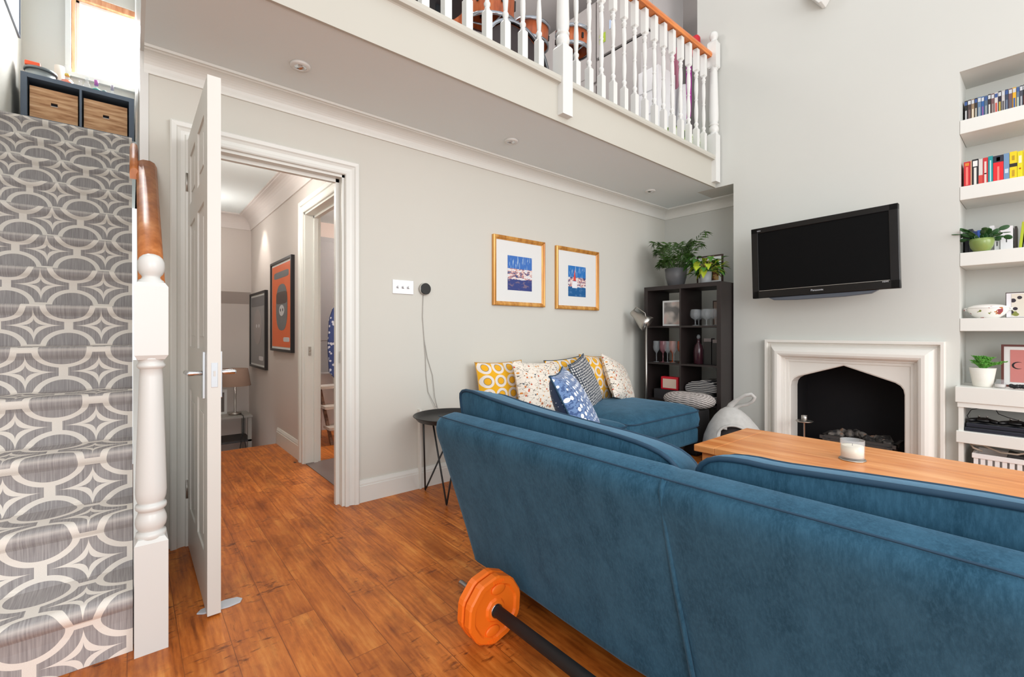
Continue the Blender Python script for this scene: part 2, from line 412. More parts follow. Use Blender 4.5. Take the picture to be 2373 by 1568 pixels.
# upstairs room seen between the balusters
UPW = M('upstairs_paint', (214, 208, 206), 0.85, var=0.01)
s = MB().box(0.10, 4.9, 5.0, 5.12, 2.56, 5.2).box(4.9, 5.0, 2.17, 5.12, 2.56, 5.2).box(4.6, 4.9, 2.17, 5.0, 2.36, 2.56)
s.box(0.045, 5.0, 2.9, 5.12, 4.95, 5.05).box(3.0, 5.0, 2.17, 2.9, 4.95, 5.05)
struct(s.build('wall_upstairs', UPW))
# hall: right wall with a second doorway, far wall with a sloped ledge, lower floor
s = MB().box(1.06, 1.17, 2.87, 3.06, 0, ZC).box(1.06, 1.17, 3.83, 6.1, -0.5, ZC).box(1.06, 1.17, 3.06, 3.83, 1.99, ZC)
struct(s.build('wall_hall', HALL))
s = MB().prism([(5.95, ZC), (5.95, 1.50), (6.08, 1.37), (6.08, -0.5), (6.2, -0.5), (6.2, ZC)], 'X', 0.13, 1.06)
struct(s.build('wall_hall_end', HALL))
struct(MB().box(0.13, 1.06, 4.70, 6.08, -0.60, -0.50).build('floor_lower', FLOORM))
TILE = M('grey_tile', (120, 104, 100), 0.4, var=0.12, scale=5)
struct(MB().box(1.06, 1.30, 3.06, 3.83, 0.0, 0.006).build('trim_8', TILE))
KP = M('kitchen_paint', (226, 206, 196), 0.85, var=0.01)
s = MB().box(1.17, 3.4, 5.65, 5.75, 0, ZC).box(3.4, 3.5, 2.87, 5.75, 0, ZC)
struct(s.build('wall_kitchen', KP))
struct(MB().box(1.17, 3.4, 4.70, 5.65, -0.1, 0.0).build('floor_kitchen', FLOORM))
# cornices
def cornice(path, zc=ZC, drop=0.095, proj=0.10):
    pr = [(0, zc), (0, zc-drop), (0.012, zc-drop), (0.014, zc-drop+0.012)]
    for i in range(9):
        a = R(90)*i/8
        pr.append((0.014+(proj-0.034)*(1-math.cos(a)), zc-drop+0.014+(drop-0.03)*math.sin(a)))
    pr += [(proj-0.014, zc-0.012), (proj, zc-0.012), (proj, zc)]
    return sweep(path, pr)
c = cornice([(4.48, 1.834), (4.48, 2.75), (0.045, 2.75)])
struct(c.build('trim_1', TRIM))
struct(cornice([(1.06, 2.87), (1.06, 5.95), (0.13, 5.95)], drop=0.15, proj=0.14).build('trim_2', M('hall_trim', (214, 206, 202), 0.6, var=0.01)))
# skirting boards
def skirting(path, h=0.135):
    return sweep(path, [(0, 0.0), (0.016, 0.0), (0.016, h-0.035), (0.013, h-0.032), (0.013, h-0.022), (0.009, h-0.010), (0.006, h), (0, h)])
struct(skirting([(4.48, 2.75), (1.07, 2.75)]).build('baseboard_back', TRIM))
struct(skirting([(1.06, 3.92), (1.06, 4.70)], 0.15).build('baseboard_hall', TRIM))
struct(MB().box(1.475, 1.49, 2.722, 2.75, 0.0, 0.53).build('trim_3', TRIM))
# balcony fascia board
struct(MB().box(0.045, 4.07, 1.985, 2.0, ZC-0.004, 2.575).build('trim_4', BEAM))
# white end board of the stair wall and of the slab beside the stairs
struct(MB().box(0.030, 0.045, 2.0, 2.76, ZC, 2.575).box(0.030, 0.062, 2.738, 2.90, 0.0, ZC).box(0.030, 0.045, 2.76, 6.3, 2.36, 5.2).build('trim_5', WHITE))
# ---- door casings
def casing(y, x0, x1, z1, w=0.082, face=-1, name='trim_6', mat=TRIM, legs=(0, 0)):
    # stepped architrave around an opening in a wall at Y=y facing -Y
    pr = [(0, 0), (0, 0.018), (0.006, 0.022), (0.020, 0.022), (0.024, 0.013), (0.040, 0.014), (0.052, 0.020), (0.058, 0.027), (w-0.006, 0.030), (w, 0.026), (w, 0)]
    m = sweep([(x1, 0), (x1, z1), (x0, z1), (x0, 0)], [(-a, b) for a, b in pr])
    return m
m = casing(2.75, 0.225, 0.985, 1.99)
m.v = [(a, 2.75-z, b) for a, b, z in m.v]
struct(m.build('trim_6', TRIM))
m = casing(1.06, 3.06, 3.83, 1.99, w=0.095)
m.v = [(1.06-z, a, b) for a, b, z in m.v]
struct(m.build('trim_7', TRIM))
# door linings with stops
m = MB().box(0.225, 0.2285, 2.75, 2.87, 0, 1.99).box(0.970, 0.985, 2.75, 2.88, 0, 1.99).box(0.225, 0.985, 2.75, 2.88, 1.975, 1.99)
m.box(0.950, 0.970, 2.80, 2.83, 0, 1.975).box(0.2285, 0.97, 2.80, 2.83, 1.955, 1.975)
struct(m.build('door_3', TRIM))
m = MB().box(1.055, 1.175, 3.815, 3.83, 0, 1.99).box(1.055, 1.175, 3.06, 3.075, 0, 1.99).box(1.055, 1.175, 3.06, 3.83, 1.975, 1.99)
m.box(1.12, 1.15, 3.797, 3.815, 0, 1.975).box(1.12, 1.15, 3.075, 3.815, 1.957, 1.975)
dl = struct(m.build('door_2', TRIM))
MB().box(1.08, 1.10, 3.809, 3.815, 0.86, 0.93).cyl((1.09, 3.81, 0.90), (1.09, 3.79, 0.90), 0.006).build('keeper_plate', STEEL, dl)
# ---- the open door leaf (stands at right angles to the wall, edge towards us)
L = MB()
x0, x1, ya, yb = 0.213, 0.2555, 1.990, 2.735
L.box(x0+0.006, x1-0.006, ya, yb, 0.008, 1.990)
for sx0, sx1 in ((x0, x0+0.006), (x1-0.006, x1)):
    st = 0.105
    L.box(sx0, sx1, ya, ya+st, 0.008, 1.99).box(sx0, sx1, yb-st, yb, 0.008, 1.99)
    cy = (ya+yb)/2
    L.box(sx0, sx1, cy-0.05, cy+0.05, 0.008, 1.99)
    for z0, z1 in ((0.008, 0.21), (0.78, 0.98), (1.55, 1.65), (1.88, 1.99)):
        L.box(sx0, sx1, ya+st, cy-0.05, z0, z1).box(sx0, sx1, cy+0.05, yb-st, z0, z1)
door = struct(L.build('door_1', DOORP))
m = MB()
for a, b in ((ya+0.125, (ya+yb)/2-0.07), ((ya+yb)/2+0.07, yb-0.125)):
    for z0, z1 in ((0.24, 0.75), (1.01, 1.52), (1.68, 1.85)):
        for xx0, xx1 in ((x0+0.002, x0+0.007), (x1-0.007, x1-0.002)): m.box(xx0, xx1, a+0.02, b-0.02, z0+0.02, z1-0.02)
m.build('door_panel', DOORP, door, bevel=0.004)
def lever(sx, xf):
    m = MB().box(xf, xf+sx*0.010, 2.030, 2.070, 0.80, 0.975)
    m.cyl((xf+sx*0.01, 2.05, 0.895), (xf+sx*0.055, 2.05, 0.895), 0.009).cyl((xf+sx*0.05, 2.045, 0.895), (xf+sx*0.052, 2.155, 0.893), 0.0085)
    return m
lab(lever(-1, x0).build('door_handle', CHROME, door, bevel=0.002), 'chrome lever handle on a long backplate')
lab(lever(1, x1).build('door_handle', CHROME, door, bevel=0.002), 'chrome lever handle on a long backplate')
m = MB().box(x0+0.012, x1-0.010, ya-0.0015, ya+0.001, 0.845, 0.935)
m.build('latch_plate', CHROME, door, bevel=0.0006)
MB().box(x0+0.019, x1-0.017, ya-0.005, ya, 0.885, 0.905).build('latch_bolt', STEEL, door)
for z in (0.235, 1.735):
    m = MB().cyl((x0-0.004, yb-0.005, z), (x0-0.004, yb-0.005, z+0.09), 0.0055, 8).box(x0-0.004, x0+0.02, yb-0.001, yb+0.003, z, z+0.09)
    m.build('hinge', STEEL, door)
MB().box(0.966, 0.970, 2.77, 2.79, 0.86, 0.93).build('strike_plate', STEEL, bpy.data.objects['door_3'])
# grey-white rubber wedge under the door
m = MB()
m.prism([(0.185, 2.045), (0.205, 2.03), (0.285, 2.02), (0.325, 2.028), (0.335, 2.05), (0.32, 2.072), (0.28, 2.08), (0.20, 2.066)], 'Z', 0.0, 0.006)
tag(m.build('door_wedge', M('pale_rubber', (196, 200, 206), 0.5), bevel=0.002), 'pale grey folded wedge pushed under the open white door', 'doorstop')
# ---- landing window
m = MB().box(-0.50, -0.46, 6.27, 6.31, 3.58, 4.50).box(-0.5, 0.64, 6.25, 6.31, 3.58, 3.62)
wn = struct(m.build('window_1', TRIM))
PF = wood_mat('pine_frame', (190, 120, 78), (214, 150, 108), (230, 178, 140), 'Z', rough=0.45)
m = MB().box(-0.46, -0.43, 6.31, 6.40, 3.62, 4.46).box(0.57, 0.6, 6.31, 6.40, 3.62, 4.46).box(-0.46, 0.6, 6.31, 6.40, 4.40, 4.46)
m.build('frame', PF, wn, bevel=0.004)
m = MB().box(-0.43, -0.40, 6.35, 6.39, 3.62, 4.40).box(0.54, 0.57, 6.35, 6.39, 3.62, 4.40).box(-0.43, 0.57, 6.35, 6.39, 3.62, 3.65).box(-0.43, 0.57, 6.35, 6.39, 4.37, 4.40)
m.build('sash', WHITE, wn, bevel=0.004)
MB().box(-0.41, 0.55, 6.368, 6.372, 3.64, 4.38).build('pane', glass('window_glass', (255, 255, 255), 0.0, 0.04), wn)
# ================================================================ STAIRS
RI, GO, Y0 = 0.1965, 0.2225, 1.95
prof = []                               # (Y, Z, v) along the run
vv = 0.0; z = 0.0; y = Y0
prof.append((y, 0.0, 0.0))
for k in range(13):
    v0 = k*0.4195
    prof += [(y, z+RI*0.55, v0+RI*0.55), (y-0.004, z+RI-0.055, v0+RI-0.045), (y-0.020, z+RI-0.042, v0+RI-0.032), (y-0.030, z+RI-0.022, v0+RI-0.015),
             (y-0.022, z+RI-0.004, v0+RI), (y+0.004, z+RI, v0+RI+0.012)]
    z += RI; y += GO
    if k < 12: prof += [(y-0.012, z, v0+RI+GO-0.012), (y, z+0.006, v0+RI+GO)]
prof.append((6.29, z, 12*0.4195+RI+1.69))
xa, xb = -0.799, 0.004
m = MB(); m.uv = {}
n = len(prof)
for p in prof: m.v.append((xa, p[0], p[1])); 
for p in prof: m.v.append((xb, p[0], p[1]))
for i in range(n-1):
    m.uv[len(m.f)] = [(xa, prof[i][2]), (xb, prof[i][2]), (xb, prof[i+1][2]), (xa, prof[i+1][2])]
    m.f.append((i, n+i, n+i+1, i+1)); m.smooth.append((i-1) % 8 in (1, 2, 3, 4))
st = thing('staircase', 'straight carpeted staircase with white newel post rising left of the door', 'stairs', (-0.35, 1.95, 0))
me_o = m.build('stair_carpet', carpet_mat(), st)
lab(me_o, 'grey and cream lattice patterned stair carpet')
# solid carcase just under the carpet
m = MB()
for k in range(12):
    m.box(xa+0.002, xb-0.002, Y0+0.012+k*GO, Y0+0.012+(k+1)*GO, max(0, (k-3)*RI), (k+1)*RI-0.012)
m.build('carcase', TRIM, st)
k = RI/GO
m = MB().prism([(1.99, 0.0), (1.99, 0.26), (2.736, 0.26+0.746*k), (2.736, 0.0)], 'X', 0.006, 0.036)
m.build('stringer', WHITE, st)
# newel post, turned
def sq(m, x0, x1, y0, y1, z0, z1): return m.box(x0, x1, y0, y1, z0, z1)
def newel(cx, cy, z0, segs, hw=0.044):
    # segs: list of ('b', z0, z1) square blocks and ('t', [(r,z)...]) turned lengths
    m = MB()
    for sg in segs:
        if sg[0] == 'b':
            a, b = sg[1], sg[2]; h = hw; t = 0.012
            lo = sg[3] if len(sg) > 3 else False
            rings = []
            if lo: rings += [(h*0.80, a), (h, a+t*1.2)]
            else: rings += [(h, a)]
            rings += [(h, b-t*1.2), (h*0.80, b)]
            o = len(m.v)
            for rr, zz in rings: m.v += [(cx-rr, cy-rr, zz), (cx+rr, cy-rr, zz), (cx+rr, cy+rr, zz), (cx-rr, cy+rr, zz)]
            for i in range(len(rings)-1):
                for q in range(4):
                    m.f.append((o+i*4+q, o+i*4+(q+1) % 4, o+i*4+4+(q+1) % 4, o+i*4+4+q)); m.smooth.append(False)
            m.f += [(o+3, o+2, o+1, o), tuple(o+(len(rings)-1)*4+q for q in range(4))]; m.smooth += [False, False]
        else: m.lathe(sg[1], (cx, cy, 0), 28)
    return m
cx, cy = 0.051, 1.941
NS = [('b', 0.0, 0.372),
      ('t', [(0.034, 0.362), (0.040, 0.368), (0.0415, 0.377), (0.040, 0.386), (0.033, 0.389), (0.034, 0.394), (0.040, 0.404), (0.0425, 0.418), (0.0415, 0.432), (0.037, 0.446), (0.034, 0.455),
             (0.036, 0.458), (0.041, 0.463), (0.0425, 0.470), (0.041, 0.478), (0.034, 0.481), (0.037, 0.488), (0.0405, 0.50), (0.042, 0.52), (0.041, 0.56), (0.0385, 0.66), (0.0345, 0.80), (0.0315, 0.90), (0.030, 0.925),
             (0.033, 0.928), (0.037, 0.932), (0.039, 0.938), (0.036, 0.944), (0.033, 0.949), (0.037, 0.957), (0.039, 0.962), (0.030, 0.97)]),
      ('b', 0.958, 1.212, True),
      ('t', [(0.035, 1.206), (0.036, 1.213), (0.034, 1.220), (0.027, 1.225), (0.024, 1.231), (0.026, 1.236), (0.032, 1.243), (0.0355, 1.255), (0.037, 1.268), (0.036, 1.282), (0.031, 1.295), (0.022, 1.304), (0.011, 1.3085), (1e-4, 1.310)])]
newel(cx, cy, 0, NS).build('newel_post', WHITE, st)
# oak handrail from the newel up to the wall
def rail_pts(y): return 1.165+(y-1.985)*k*0.99
m = MB()
sec = [(-0.033, -0.020), (0.033, -0.020), (0.036, 0.004), (0.028, 0.022), (0.012, 0.030), (-0.012, 0.030), (-0.028, 0.022), (-0.036, 0.004)]
def loft(m, xc, ya_, yb_, sec):
    o = len(m.v)
    for yy in (ya_, yb_):
        for a, b in sec: m.v.append((xc+a, yy, rail_pts(yy)+b))
    n_ = len(sec)
    for i in range(n_): m.f.append((o+i, o+(i+1) % n_, o+n_+(i+1) % n_, o+n_+i)); m.smooth.append(True)
    m.f += [tuple(o+i for i in reversed(range(n_))), tuple(o+n_+i for i in range(n_))]; m.smooth += [False, False]
loft(m, 0.055, 1.983, 2.738, [(a*1.05, b) for a, b in sec])
lab(m.build('handrail', RAILY, st), 'oak handrail')
m = MB(); loft(m, 0.010, 2.66, 2.86, [(a*0.45, b) for a, b in sec]); lab(m.build('handrail', RAILY, st), 'oak rail along the stair wall')
# ================================================================ BALCONY BALUSTRADE
ba = thing('balustrade', 'white turned balustrade with oak handrail along the mezzanine edge', 'railing', (2.0, 2.0, 2.57))
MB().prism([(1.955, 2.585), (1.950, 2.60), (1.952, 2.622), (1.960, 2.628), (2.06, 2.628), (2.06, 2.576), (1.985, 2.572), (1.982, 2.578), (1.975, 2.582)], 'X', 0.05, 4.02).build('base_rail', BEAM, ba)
m = MB().prism([(1.985, 3.515), (2.045, 3.515), (2.052, 3.535), (2.045, 3.56), (2.03, 3.572), (2.0, 3.572), (1.985, 3.56), (1.978, 3.535)], 'X', 0.05, 4.0)
lab(m.build('handrail', RAILW, ba), 'oak handrail')
def bal():
    m = MB(); h = 0.021
    for a, b in ((0.0, 0.20), (0.69, 0.885)):
        rings = [(h, a), (h, b-0.012), (h*0.62, b)] if a == 0 else [(h*0.62, a), (h, a+0.012), (h, b)]
        o = len(m.v)
        for rr, zz in rings: m.v += [(-rr, -rr, zz), (rr, -rr, zz), (rr, rr, zz), (-rr, rr, zz)]
        for i in range(2):
            for q in range(4): m.f.append((o+i*4+q, o+i*4+(q+1) % 4, o+i*4+4+(q+1) % 4, o+i*4+4+q)); m.smooth.append(False)
    p = [(0.013, 0.195), (0.017, 0.205), (0.012, 0.213), (0.018, 0.225), (0.019, 0.235), (0.013, 0.247), (0.011, 0.252), (0.013, 0.256), (0.0135, 0.27), (0.0165, 0.31), (0.0165, 0.36), (0.012, 0.43), (0.011, 0.436), (0.015, 0.443), (0.015, 0.448),
         (0.011, 0.455), (0.012, 0.46), (0.0165, 0.53), (0.0165, 0.58), (0.0135, 0.625), (0.011, 0.633), (0.017, 0.641), (0.013, 0.649), (0.019, 0.66), (0.018, 0.668), (0.012, 0.68), (0.017, 0.688), (0.013, 0.695)]
    return m.lathe(p, (0, 0, 0), 12)
b0 = bal().build('baluster', WHITE, ba, local=True)
b0.location = (2.235-2.0, 0.018, 0.055)
xs = [2.235+0.1292*i for i in range(1, 14)] + [1.902-0.1312*i for i in range(14)]
for x in xs:
    b = b0.copy(); COL.objects.link(b); b.parent = ba; b.location = (x-2.0, 0.018, 0.055)
def upper_newel(x, hw=0.044, cy=1.985):
    T = [(0.034, 2.80), (0.041, 2.832), (0.030, 2.838), (0.040, 2.85), (0.043, 2.87), (0.040, 2.89), (0.032, 2.90), (0.041, 2.906), (0.042, 2.914), (0.033, 2.922), (0.040, 2.95), (0.041, 3.0), (0.036, 3.2), (0.031, 3.38), (0.030, 3.40), (0.039, 3.408), (0.031, 3.416), (0.038, 3.424), (0.030, 3.43)]
    B = [(0.035, 3.655), (0.034, 3.665), (0.026, 3.672), (0.025, 3.678), (0.032, 3.688), (0.037, 3.71), (0.036, 3.728), (0.028, 3.744), (0.012, 3.752), (1e-4, 3.753)]
    return newel(x, cy, 0, [('b', 2.392, 2.83), ('t', T), ('b', 3.42, 3.66, True), ('t', B)], hw)
upper_newel(2.075).build('newel_post', WHITE, ba)
upper_newel(4.035, 0.040).build('newel_post', WHITE, ba)
# ceiling lights under the balcony
def downlight(x, y, label):
    t = thing('ceiling_light', label, 'ceiling light', (x, y, ZC-0.012), 'downlights under the balcony')
    MB().lathe([(0.028, -0.001), (0.044, -0.001), (0.047, 0.004), (0.047, 0.012), (0.028, 0.012), (0.028, -0.001)], (x, y, ZC-0.012), 28, cap=False).build('bezel', WHITE, t)
    MB().lathe([(0.029, 0.0), (0.031, 0.002), (0.026, 0.004), (0.018, 0.011), (0.003, 0.011), (1e-4, 0.011)], (x, y, ZC-0.012), 24, cap=False).build('reflector', CHROME, t)
    MB().ball((x, y, ZC-0.005), 0.010, 12, 0.6).build('lamp', glass('lamp_glass', (240, 240, 240), 0.1, 0.6), t)
downlight(0.638, 2.385, 'round white recessed ceiling light nearest the top of the open door')
downlight(2.0, 2.40, 'round white recessed ceiling light above the space left of the framed pictures')
downlight(3.70, 2.42, 'round white recessed ceiling light nearest the plants on the bookcase')
# hall spotlight, then unseen point lights added to brighten hall, kitchen and upstairs
def spot(loc, tgt, p, size=60, col=(1, 0.92, 0.84)):
    l = bpy.data.lights.new('hall_lamp', 'SPOT'); l.energy = p; l.spot_size = R(size); l.spot_blend = 0.5; l.color = col; l.shadow_soft_size = 0.03
    o = bpy.data.objects.new('hall_lamp', l); COL.objects.link(o); o.location = loc; aim(o, tgt)
def point_fill(loc, p, r=0.08, col=(1, 0.95, 0.9)):
    l = bpy.data.lights.new('fill_light', 'POINT'); l.energy = p; l.color = col; l.shadow_soft_size = r
    o = bpy.data.objects.new('fill_light', l); COL.objects.link(o); o.location = loc
spot((0.88, 5.25, 2.33), (1.00, 5.35, 0.2), 14, 70)
point_fill((0.55, 3.6, 2.05), 9, 0.14)
point_fill((0.55, 5.2, 2.0), 5, 0.14)
point_fill((2.4, 4.4, 2.2), 30)
point_fill((2.0, 3.3, 4.6), 26, 0.3, (1, 0.98, 0.96))
# ================================================================ FIREPLACE
fp = thing('fireplace', 'limestone fireplace surround with pointed arch opening below the television', 'fireplace', (4.05, 1.0, 0))
pr = [(0, 0), (0, 0.060), (0.004, 0.066), (0.020, 0.066), (0.024, 0.056), (0.026, 0.036), (0.036, 0.034), (0.046, 0.046), (0.058, 0.072), (0.074, 0.092), (0.092, 0.102), (0.110, 0.102), (0.124, 0.094), (0.134, 0.078), (0.138, 0.052), (0.150, 0.050), (0.153, 0.036), (0.172, 0.034), (0.176, 0.0)]
m = sweep([(1.554, 0), (1.554, 0.985), (0.462, 0.985), (0.462, 0)], pr)
m.v = [(4.089-z, a, b) for a, b, z in m.v]
m.smooth = [False]*len(m.f)
m.build('surround', STONE, fp)
arch = [(0.668, 0.0), (0.668, 0.615), (0.674, 0.65), (0.690, 0.675), (0.718, 0.694), (1.019, 0.797), (1.320, 0.694), (1.348, 0.675), (1.364, 0.65), (1.370, 0.615), (1.370, 0.0)]
m = MB()
outer = [(0.62, 0.0), (0.62, 0.615), (0.62, 0.70), (0.62, 0.84), (0.718, 0.84), (1.019, 0.84), (1.320, 0.84), (1.405, 0.84), (1.405, 0.70), (1.405, 0.615), (1.405, 0.0)]
o = 0
for xx in (4.064, 4.070, 4.215):
    for p in arch:
        q = Vector((p[0]-1.019, p[1]-0.3)); e = 1.018 if xx == 4.064 else 1.0
        m.v.append((xx, 1.019+q.x*e, 0.3+q.y*e if p[1] > 0 else 0.0))
for p in outer: m.v.append((4.064, p[0], p[1]))
na = len(arch)
for i in range(na-1):
    m.f.append((i, i+1, 3*na+i+1, 3*na+i)); m.f.append((i, i+1, na+i+1, na+i)); m.f.append((na+i, na+i+1, 2*na+i+1, 2*na+i)); m.smooth += [False]*3
m.build('arch_panel', STONE, fp)
SOOT = M('soot_black', (16, 14, 18), 0.9, var=0.1)
m = MB().box(4.215, 4.50, 0.63, 0.645, 0, 0.83).box(4.215, 4.50, 1.385, 1.40, 0, 0.83).box(4.49, 4.50, 0.645, 1.385, 0, 0.83).box(4.215, 4.49, 0.645, 1.385, 0.81, 0.83).box(4.09, 4.49, 0.68, 1.36, 0.0, 0.012)
m.build('firebox', SOOT, fp)
IRON = M('grate_iron', (70, 66, 64), 0.5, var=0.1)
m = MB().box(4.12, 4.16, 0.72, 1.18, 0.225, 0.25).box(4.10, 4.36, 0.72, 0.74, 0.225, 0.25).box(4.10, 4.36, 1.16, 1.18, 0.225, 0.25).box(4.10, 4.36, 0.74, 1.16, 0.215, 0.23)
for yy in (0.76, 1.12):
    m.box(4.09, 4.11, yy-0.01, yy+0.01, 0.013, 0.23).box(4.32, 4.34, yy-0.01, yy+0.01, 0.013, 0.23)
m.build('grate', IRON, fp)
random.seed(4)
m = MB()
for i in range(26):
    c_ = (4.15+random.random()*0.2, 0.76+random.random()*0.36, 0.240+random.random()*0.02)
    rr = 0.022+random.random()*0.022
    q = MB().lathe([(1e-4, -rr*0.7), (rr*0.9, -rr*0.3), (rr, rr*0.2), (rr*0.5, rr*0.75), (1e-4, rr)], (0, 0, 0), 5, cap=False)
    q.smooth = [False]*len(q.f)
    q.xf(Matrix.Translation(c_) @ Euler((random.random()*3, random.random()*3, random.random()*3)).to_matrix().to_4x4())
    m.add(q.v, q.f)
cm = NT('coal_lump'); nz = cm.noise(cm.coord(), 14, 2)
cm.out(cm.ramp(nz, [(0.42, C(40, 38, 38)), (0.6, C(120, 114, 108)), (0.72, C(150, 112, 86))]), 0.9)
q = m.build('coals', cm.m, fp); q['kind'] = 'stuff'
# candlestick on the hearth
t = thing('candlestick', 'tall slim silver candlestick with a drip plate at the left of the hearth', 'candlestick', (3.96, 1.24, 0.0))
m = MB().lathe([(0.05, 0), (0.05, 0.006), (0.012, 0.014), (0.006, 0.03), (0.006, 0.355), (0.010, 0.36)], (3.96, 1.24, 0), 16); m.build('stem', STEEL, t)
MB().lathe([(0.008, 0.355), (0.052, 0.358), (0.060, 0.366), (0.058, 0.367), (0.02, 0.362), (0.008, 0.362)], (3.96, 1.24, 0), 24).build('drip_plate', STEEL, t)
MB().lathe([(0.020, 0.363), (0.020, 0.408), (0.018, 0.408), (0.018, 0.37)], (3.96, 1.24, 0), 16).build('candle_cup', STEEL, t)
# ================================================================ RIGHT ALCOVE
names = ['topmost', 'second from top', 'third from top', 'lowest']
what = ['white plaster alcove shelf holding the row of film cases, the topmost', 'white plaster alcove shelf holding the red and yellow books', 'white plaster alcove shelf holding the green pot and white boxes', 'white plaster alcove shelf holding the painted tureen']
for zt, zb, wh in ((2.405, 2.318, what[0]), (1.98, 1.893, what[1]), (1.555, 1.470, what[2]), (1.135, 1.053, what[3])):
    tag(MB().box(4.09, 4.419, -0.599, 0.399, zb, zt).build('alcove_shelf', TRIM, bevel=0.003), wh, 'shelf', 'plaster shelves in the right alcove')
cb = thing('media_cabinet', 'white open media cabinet at the foot of the alcove shelves', 'cabinet', (4.2, -0.1, 0))
MB().box(4.005, 4.419, -0.6, 0.412, 0.605, 0.703).build('top', TRIM, cb, bevel=0.003)
MB().box(4.02, 4.40, 0.375, 0.398, 0.0, 0.605).box(4.02, 4.40, -0.6, -0.577, 0.0, 0.605).box(4.40, 4.418, -0.6, 0.398, 0.0, 0.605).build('carcase', TRIM, cb)
MB().box(4.013, 4.03, -0.6, 0.402, 0.575, 0.604).build('top_rail', TRIM, cb)
MB().box(4.006, 4.40, -0.6, 0.408, 0.352, 0.425).build('shelf', TRIM, cb, bevel=0.003)
MB().box(4.02, 4.40, -0.577, 0.375, 0.0, 0.03).build('base', TRIM, cb)
# ================================================================ SOFA
random.seed(11)
def loft_outline(outline, rings, fn):
    # outline: list of (a,b); rings: (x, scale); fn(x,a,b)->xyz
    m = MB(); n = len(outline)
    ca = (min(p[0] for p in outline)+max(p[0] for p in outline))/2; cb_ = (min(p[1] for p in outline)+max(p[1] for p in outline))/2
    wa = max(p[0] for p in outline)-ca; wb = max(p[1] for p in outline)-cb_
    for x, inset in rings:
        for a, b in outline: m.v.append(fn(x, ca+(a-ca)*(1-inset/wa), cb_+(b-cb_)*(1-inset*min(1, wb/0.28)/wb)))
    for i in range(len(rings)-1):
        for k in range(n):
            k2 = (k+1) % n; m.f.append((i*n+k, i*n+k2, (i+1)*n+k2, (i+1)*n+k)); m.smooth.append(True)
    m.f += [tuple(range(n)), tuple((len(rings)-1)*n+k for k in reversed(range(n)))]; m.smooth += [True, True]
    return m
def resample(pts, step=0.03, closed=True):
    out = []
    n = len(pts)
    for i in range(n if closed else n-1):
        a = Vector(pts[i]); b = Vector(pts[(i+1) % n]); k = max(1, int((b-a).length/step))
        for j in range(k): out.append(tuple(a+(b-a)*j/k))
    return out
def chaikin(pts, it=2):
    for _ in range(it):
        o = []
        n = len(pts)
        for i in range(n):
            a, b = pts[i], pts[(i+1) % n]
            o += [(a[0]*.75+b[0]*.25, a[1]*.75+b[1]*.25), (a[0]*.25+b[0]*.75, a[1]*.25+b[1]*.75)]
        pts = o
    return pts
sofa = thing('sofa', 'large blue velvet sofa with its back turned to us, cushions piped in navy', 'sofa', (1.6, 0.57, 0))
bp = chaikin([(1.095, 0.098), (1.093, 0.115), (0.94, 0.585), (0.908, 0.668), (0.916, 0.712), (0.955, 0.724), (1.005, 0.732), (1.035, 0.70), (1.30, 0.30), (1.30, 0.10)], 1)
ys = [1.572, 1.568, 1.555, 1.53, 1.3, 1.05, 0.8, 0.60, 0.575, 0.55, 0.3, 0.05, -0.2, -0.40, -0.44]
ins = [0.03, 0.012, 0.004, 0.0, 0, 0, 0, 0, 0.006, 0, 0, 0, 0, 0, 0.02]
m = MB(); n = len(bp)
for yy, q in zip(ys, ins):
    for a, b in bp:
        sag = 0.0
        if b < 0.2: sag = 0.012*math.sin(yy*5.3)*math.sin(yy*2.1)
        m.v.append((a+(q if a < 1.1 else -q), yy, b+(q*0.3 if b < 0.3 else -q)+sag))
for i in range(len(ys)-1):
    for k_ in range(n):
        k2 = (k_+1) % n; m.f.append((i*n+k_, i*n+k2, (i+1)*n+k2, (i+1)*n+k_)); m.smooth.append(True)
m.f += [tuple(range(n)), tuple((len(ys)-1)*n+k_ for k_ in reversed(range(n)))]; m.smooth += [True, True]
m.build('backrest', VELVET, sofa)
m = MB().tube([(1.090, 0.575, 0.105), (1.049, 0.575, 0.24), (0.99, 0.578, 0.44), (0.93, 0.574, 0.635), (0.915, 0.571, 0.69), (0.925, 0.570, 0.716)], 0.0065, 8)
m.build('back_seam', VELVET, sofa)
m = MB().tube([(0.921, yy, 0.7195+0.001*math.sin(yy*9)) for yy in [1.55-0.1*i for i in range(20)]], 0.0022, 6)
m.build('top_stitching', PIPING, sofa)
MB().box(1.25, 1.96, -0.43, 1.56, 0.125, 0.30).build('seat_base', VELVET, sofa, bevel=0.02)
def seat_cushion(x0, x1, y0, y1, z0, z1, crown, parent, name='seat_cushion', rr=0.07, mat=VELVET):
    ol = []
    for cx_, cy_, a0 in ((x1-rr, y1-rr, 0), (x0+rr, y1-rr, 90), (x0+rr, y0+rr, 180), (x1-rr, y0+rr, 270)):
        for i in range(7):
            a = R(a0+15*i); ol.append((cx_+rr*math.cos(a), cy_+rr*math.sin(a)))
    ol = resample(ol, 0.06)
    rings = [(z0, 0.03), (z0+0.012, 0.008), (z0+0.025, 0.0), ((z0+z1)/2, -0.008), (z1-0.02, 0.0), (z1, 0.002), (z1+crown*0.35, 0.03), (z1+crown*0.7, 0.09), (z1+crown*0.92, 0.18), (z1+crown, 0.30)]
    c = loft_outline(ol, rings, lambda x, a, b: (a, b, x)).build(name, mat, parent)
    for zz in (z1, z0+0.02):
        MB().tube([(a, b, zz) for a, b in ol], 0.0055, 6, closed=True).build('piping', PIPING, c)
    return c
seat_cushion(1.28, 1.99, 0.58, 1.56, 0.30, 0.41, 0.035, sofa)
seat_cushion(1.28, 1.99, -0.42, 0.565, 0.30, 0.41, 0.035, sofa)
